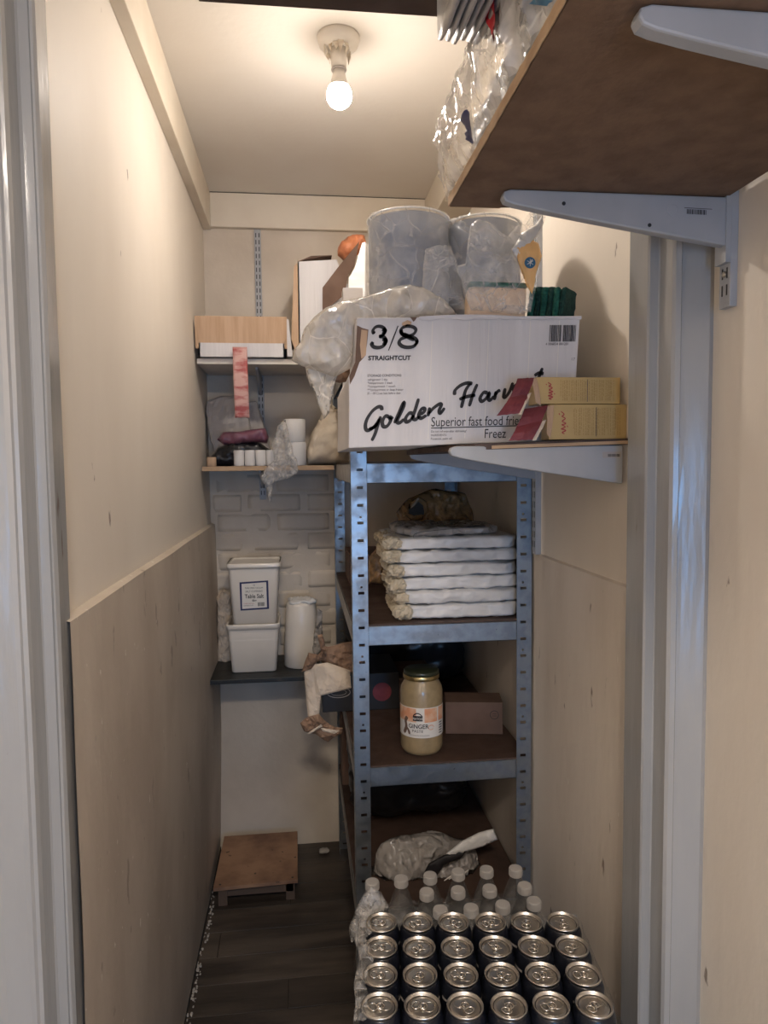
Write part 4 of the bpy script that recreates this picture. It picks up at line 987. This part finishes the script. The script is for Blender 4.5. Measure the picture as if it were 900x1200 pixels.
# kraft paper
kp = thing('kraft_paper_sack', 'torn brown kraft paper sack spilling out left of the rack', 'paper', (.08, 2.28, Z3))
def sheetpoly(name, m, pts, amp=.006, sc=22, seed=0, T=.010):
    return MB().puff(pts, T, L=.012, amp=amp, sc=sc, seed=seed, back=.3).build(name, m, kp, smooth=False)
sheetpoly('inner_liner', 'ivory_paper', OL([(356, 788, 2.20), (366, 779, 2.20), (384, 776, 2.2), (410, 786, 2.2), (412, 806, 2.17), (376, 815, 2.17), (375, 830, 2.17), (374, 842, 2.17), (362, 848, 2.17)], 2.2), .004, 14, 3)
sheetpoly('kraft_body', 'kraft_paper', OL([(377, 757, 2.24), (386, 757, 2.24), (412, 752, 2.24), (430, 756, 2.24), (430, 800, 2.24), (412, 803, 2.24), (398, 793, 2.24), (385, 784, 2.24), (374, 773, 2.24)], 2.24), .008, 18, 4, .02)
sheetpoly('kraft_fold', 'kraft_paper', OL([(354, 787), (361, 765), (372, 768), (378, 762), (381, 770), (372, 776), (364, 784)], 2.17), .006, 30, 5)
sheetpoly('kraft_curl', 'kraft_paper', OL([(372, 744), (377, 743), (380, 750), (383, 764), (376, 762), (373, 752)], 2.16), .003, 30, 6, .008)
sheetpoly('kraft_scrap', 'kraft_paper', OL([(352, 848), (358, 842), (374, 836), (386, 850), (402, 853), (400, 860), (384, 870), (370, 860), (356, 856)], 2.16), .008, 30, 7, .010)
sheetpoly('liner_edge', 'ivory_paper', OL([(359, 860), (376, 849), (378, 851), (364, 860)], 2.145), .001, 30, 8, .003)
sheetpoly('liner_edge', 'ivory_paper', OL([(376, 853), (398, 856), (392, 860), (378, 857)], 2.145), .001, 30, 9, .003)
# SHELF 4 (z .344)
Z4 = .3445
t = thing('plastic_bag', 'frosted grey plastic bag with a black and white printed corner on the low shelf', 'plastic bag', (.36, 1.95, Z4))
MB().puff(OL([(432, 1068), (436, 1030), (438, 1010), (446, 990), (462, 984), (482, 978), (505, 973), (522, 976), (545, 984), (560, 996), (560, 1020), (560, 1068)], 1.95), .06, L=.009, amp=.013, sc=17, seed=71, zmin=Z4+.0005).build('bag_body', 'bag_clear_grey', t, smooth=True)
MB().puff(OL([(522, 1000), (540, 986), (560, 976), (579, 971), (584, 984), (566, 992), (545, 998), (528, 1008)], 1.868), .006, L=.010, amp=.003, sc=25, seed=72).build('printed_corner', 'bundle', t, smooth=True)
MB().puff(OL([(494, 1028), (502, 1012), (520, 1002), (548, 996), (540, 1006), (520, 1014), (508, 1032)], 1.866), .004, L=.010, amp=.002, sc=25, seed=73).build('black_print', 'ink', t, smooth=True)
b = MB()
for k in range(4): b.ribbon([(0, 0), (.030, .018)], .005, plane_map(Vector((.375+k*.013, 1.858, .352+.0025*k)), (1, 0, 0), (0, 0, 1)), 2)
b.build('white_print', 'label_white', t)
b = MB(); b.soft(.150, .53, 2.20, 2.48, Z4+.002, Z4+.30, rnd=.45, amp=.012, sc=10, n=(30, 16, 22), seed=75)  # black mass added as the dark backdrop of this compartment
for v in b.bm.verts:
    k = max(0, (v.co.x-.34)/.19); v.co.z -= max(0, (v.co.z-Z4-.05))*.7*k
o = b.build('backdrop_sack', 'black', smooth=True)
tag(o, 'black sack added as dark backdrop behind the frosted grey bag on the low shelf', 'sack')
t = thing('carton', 'dark brown carton at the back left of the low shelf', 'carton', (.22, 2.5, Z4)); box('box_body', 'kraft_dark', .132, .34, 2.50, 2.64, Z4, Z4+.25, t, bevel=.002)

# ================================================================== DRINKS CANS
random.seed(11)
RZ = radians(-7.2)
C0 = thing('drink_can', 'x', 'can', (0, 0, 0), 'black drinks cans in the shrink-wrapped pack')
HC = .115; R = .0325
MB().lathe([(.024, .0005), (.027, .003), (.0315, .010), (R, .016), (R, .094), (.0315, .099), (.0282, .1075), (.0268, .110)], 30, close=True).build('can_body', 'can', C0, smooth=True)
b = MB().lathe([(.0262, .1095), (.0278, .1105), (.0280, .1135), (.0271, .1150), (.0260, .1142), (.0248, .1110), (.0236, .1095), (.0225, .1102), (.0130, .1106), (.0005, .1106)], 36)
el = [(.0020+.0105*cos(a)*.95, -.008+.0090*sin(a)-.002, .1108) for a in [2*pi*k/22 for k in range(22)]]
b.tube(el, .00055, 6, closed=True)
b.tube([(.0195*cos(a), .0195*sin(a), .1106) for a in [2*pi*k/30 for k in range(30)]], .0005, 5, closed=True)
b.build('lid', 'lid', C0, smooth=True)
b = MB()
b.tube([(.0075*cos(a), .010+.0058*sin(a), .1128) for a in [2*pi*k/20 for k in range(20)]], .0015, 6, closed=True, flat=.6)
b.tube([(.0065*cos(a), -.001+.0060*sin(a), .1126) for a in [2*pi*k/20 for k in range(20)]], .0015, 6, closed=True, flat=.6)
b.lathe([(.0052, .1112), (.0052, .1125), (.003, .1134), (.0005, .1136)], 16, (0, 0, 0))
b.build('ring_pull', 'tab', C0, smooth=True)
b = MB()
for k in range(3):
    b.grid(lambda u, v, k=k: Vector(((R+.0003)*cos(-1.9+u*.9+k*2.1), (R+.0003)*sin(-1.9+u*.9+k*2.1), .080+.004*v+.002*k)), 6, 1)
b.build('pale_print', 'grey_card', C0, smooth=True)
kids(C0)
ZC = .5745
cc0 = Vector((.277, 1.088, ZC)); Rm = Matrix.Rotation(RZ, 4, 'Z')
cols = ['leftmost', 'second from the left', 'third from the left', 'third from the right', 'second from the right', 'rightmost']
rows = ['front row at the picture bottom', 'second row from the front', 'third row from the front', 'back row beside the bottles']
rots = [[80, 70, 200, 150, 95, 120], [85, 160, 75, 215, 100, 95], [75, 130, 10, 15, 165, 130], [90, 120, 215, 110, 150, 175]]
for r_ in range(4):
    for c_ in range(6):
        p = cc0+(Rm @ Vector(((c_-2.5)*.0648, (r_-1.5)*.0650, 0)))
        lab = '%s black can in the %s' % (cols[c_], rows[r_])
        loc = (p.x+random.uniform(-.0008, .0008), p.y+random.uniform(-.0008, .0008), ZC)
        rz = radians(rots[r_][c_]+random.uniform(-15, 15))
        if r_ == 0 and c_ == 0: C0.location = loc; C0.rotation_euler = (0, 0, rz); C0['label'] = lab
        else: copy_tree(C0, loc, rz, lab)
XC = Matrix.Translation(cc0) @ Rm
hx, hy = .1965, .132
# shrink wrap around the can pack
wp = thing('shrink_wrap', 'torn clear shrink wrap around the pack of black cans', 'packaging', tuple(cc0), rz=RZ)
def wrapside(a, b_, seed, zt=.108, z0=.002):
    a = Vector(a); b_ = Vector(b_); n = Vector((b_.y-a.y, a.x-b_.x, 0)).normalized()
    def f(u, v):
        p = a*(1-u)+b_*u; q = Vector((u*6, v*3, seed)); d = .004*ridge(q*1.6)+.0025*noise.noise(q*5)
        zz = z0+(zt-z0)*v+.006*noise.noise(Vector((u*9, v, seed)))*v
        return XC @ Vector((p.x+n.x*(d+.0015)-n.x*.010*max(0, v-.8)*4*.3, p.y+n.y*(d+.0015), zz))
    return f
for a, b_, s_ in (((-hx, hy, 0), (-hx, -hy, 0), 1), ((hx, -hy, 0), (hx, hy, 0), 2), ((-hx, -hy, 0), (hx, -hy, 0), 3), ((hx, hy, 0), (-hx, hy, 0), 4)):
    MB().grid(wrapside(a, b_, s_, zt=.117 if s_ == 1 else .100), 46, 12).build('film_side', 'film' if s_ == 1 else 'film_wrap', wp, smooth=True)
def looseedge(u, v):
    yy = -.125+.255*u
    w_ = .018+.016*abs(noise.noise(Vector((u*7, 0, 3))))
    return XC @ Vector((-hx-.004-.012*noise.noise(Vector((u*5, 1, 1)))+w_*v, yy, .112+.012*sin(v*pi)*abs(noise.noise(Vector((u*9, 0, 5))))+.003*noise.noise(Vector((u*40, v*6, 2)))))
MB().grid(looseedge, 70, 8).build('torn_edge', 'film', wp, smooth=True)
# packs underneath
for k in range(5):
    zb = k*.1149
    nm = ['bottom pack on the floor', 'second pack from the floor', 'third pack from the floor', 'fourth pack from the floor', 'right under the top pack'][k]
    t = thing('can_pack', 'film wrapped black can pack in the stack, '+nm, 'can pack', (cc0.x, cc0.y, zb), 'packs of cans under the top pack', rz=RZ)
    XX = WM[t.name]
    MB().soft(-.1925, .1925, -.128, .128, .001, .1135, rnd=.08, amp=.003, sc=20, n=(12, 10, 4), X=XX, seed=k).build('wrapped_block', 'black', t, smooth=True)
    b = MB()
    for j in range(4):
        b.lathe([(.026, .001), (R, .012), (R, .098), (.027, .112)], 20, (-.164, (j-1.5)*.065, 0), X=XX @ Matrix.Translation((-.0012, 0, 0)))
    b.build('outer_cans', 'can', t, smooth=True)
# ================================================================== BOTTLES
BZ = .371
cr = thing('crate', 'dark grey crate carrying the water bottles behind the cans', 'crate', (.31, 1.43, 0))
b = MB(); b.box(.115, .50, 1.325, 1.335, 0, .36); b.box(.115, .50, 1.515, 1.525, 0, .36); b.box(.115, .125, 1.335, 1.515, 0, .36); b.box(.49, .50, 1.335, 1.515, 0, .36); b.box(.115, .50, 1.325, 1.525, .355, .368)
b.build('crate_body', 'crate', cr, bevel=.002)
b = MB()
for k in range(6): b.box(.113, .502, 1.322, 1.527, .05+k*.05, .056+k*.05)
b.build('ribs', 'crate', cr)
B0 = thing('water_bottle', 'x', 'bottle', (0, 0, 0), 'capped plastic bottles behind the cans')
MB().lathe([(.026, 0), (.0305, .004), (.0315, .02), (.030, .05), (.0315, .055), (.030, .09), (.0315, .095), (.0315, .135), (.028, .165), (.018, .195), (.0125, .207), (.0125, .214)], 26).build('bottle_body', 'pet', B0, smooth=True)
b = MB(); seg = 36
pr = [(.0135, .212), (.0148, .213), (.0150, .227), (.0140, .2295), (.002, .2298)]
b.lathe(pr, seg)
for k in range(30):
    a = 2*pi*k/30; b.box(.0147, .0155, -.0005, .0005, .214, .226, Matrix.Rotation(a, 4, 'Z'))
b.build('cap', 'cap', B0, smooth=False)
MB().lathe([(.0320, .098), (.0320, .134)], 26, close=False).build('wrapper_label', 'grey_card', B0, smooth=True)
kids(B0)
caps = [(.139, 1.475), (.203, 1.479), (.268, 1.483), (.332, 1.488), (.397, 1.489), (.462, 1.483), (.250, 1.425), (.317, 1.422), (.385, 1.419), (.462, 1.418), (.267, 1.362), (.330, 1.359), (.397, 1.361), (.464, 1.364)]
six = ['leftmost', 'second from the left', 'third from the left', 'third from the right', 'second from the right', 'rightmost']
four = ['leftmost', 'second from the left', 'second from the right', 'rightmost']
for i, (x, y_) in enumerate(caps):
    lab = ('%s white capped bottle in the back row of six' % six[i]) if i < 6 else ('%s white capped bottle in the middle row of four' % four[i-6]) if i < 10 else ('%s white capped bottle in the row right behind the cans' % four[i-10])
    if i == 0: B0.location = (x, y_, BZ); B0['label'] = lab
    else: copy_tree(B0, (x, y_, BZ), random.uniform(0, 6), lab)
bw = thing('shrink_wrap', 'crumpled clear shrink wrap stretched over the bottles', 'packaging', (.30, 1.42, BZ))
def bwf(u, v):
    x = .098+.405*u; yy = 1.335+.178*v
    near = min(math.hypot(x-a, yy-c) for a, c in caps)
    zz = BZ+.150+.045*max(0, 1-near/.035)
    if u < .06: zz -= (.06-u)*2.2
    q = Vector((x*30, yy*30, 1)); zz += .010*(ridge(q)-.5)
    return Vector((x, yy, zz))
MB().grid(bwf, 70, 34).build('film_top', 'film_wrap', bw, smooth=True)
MB().puff(OL([(412, 1105), (410, 1085), (418, 1062), (426, 1046), (436, 1038), (446, 1044), (456, 1064), (440, 1070), (428, 1080), (418, 1098)], 1.27), .008, L=.010, amp=.008, sc=30, seed=81).build('loose_film', 'film', bw, smooth=True)
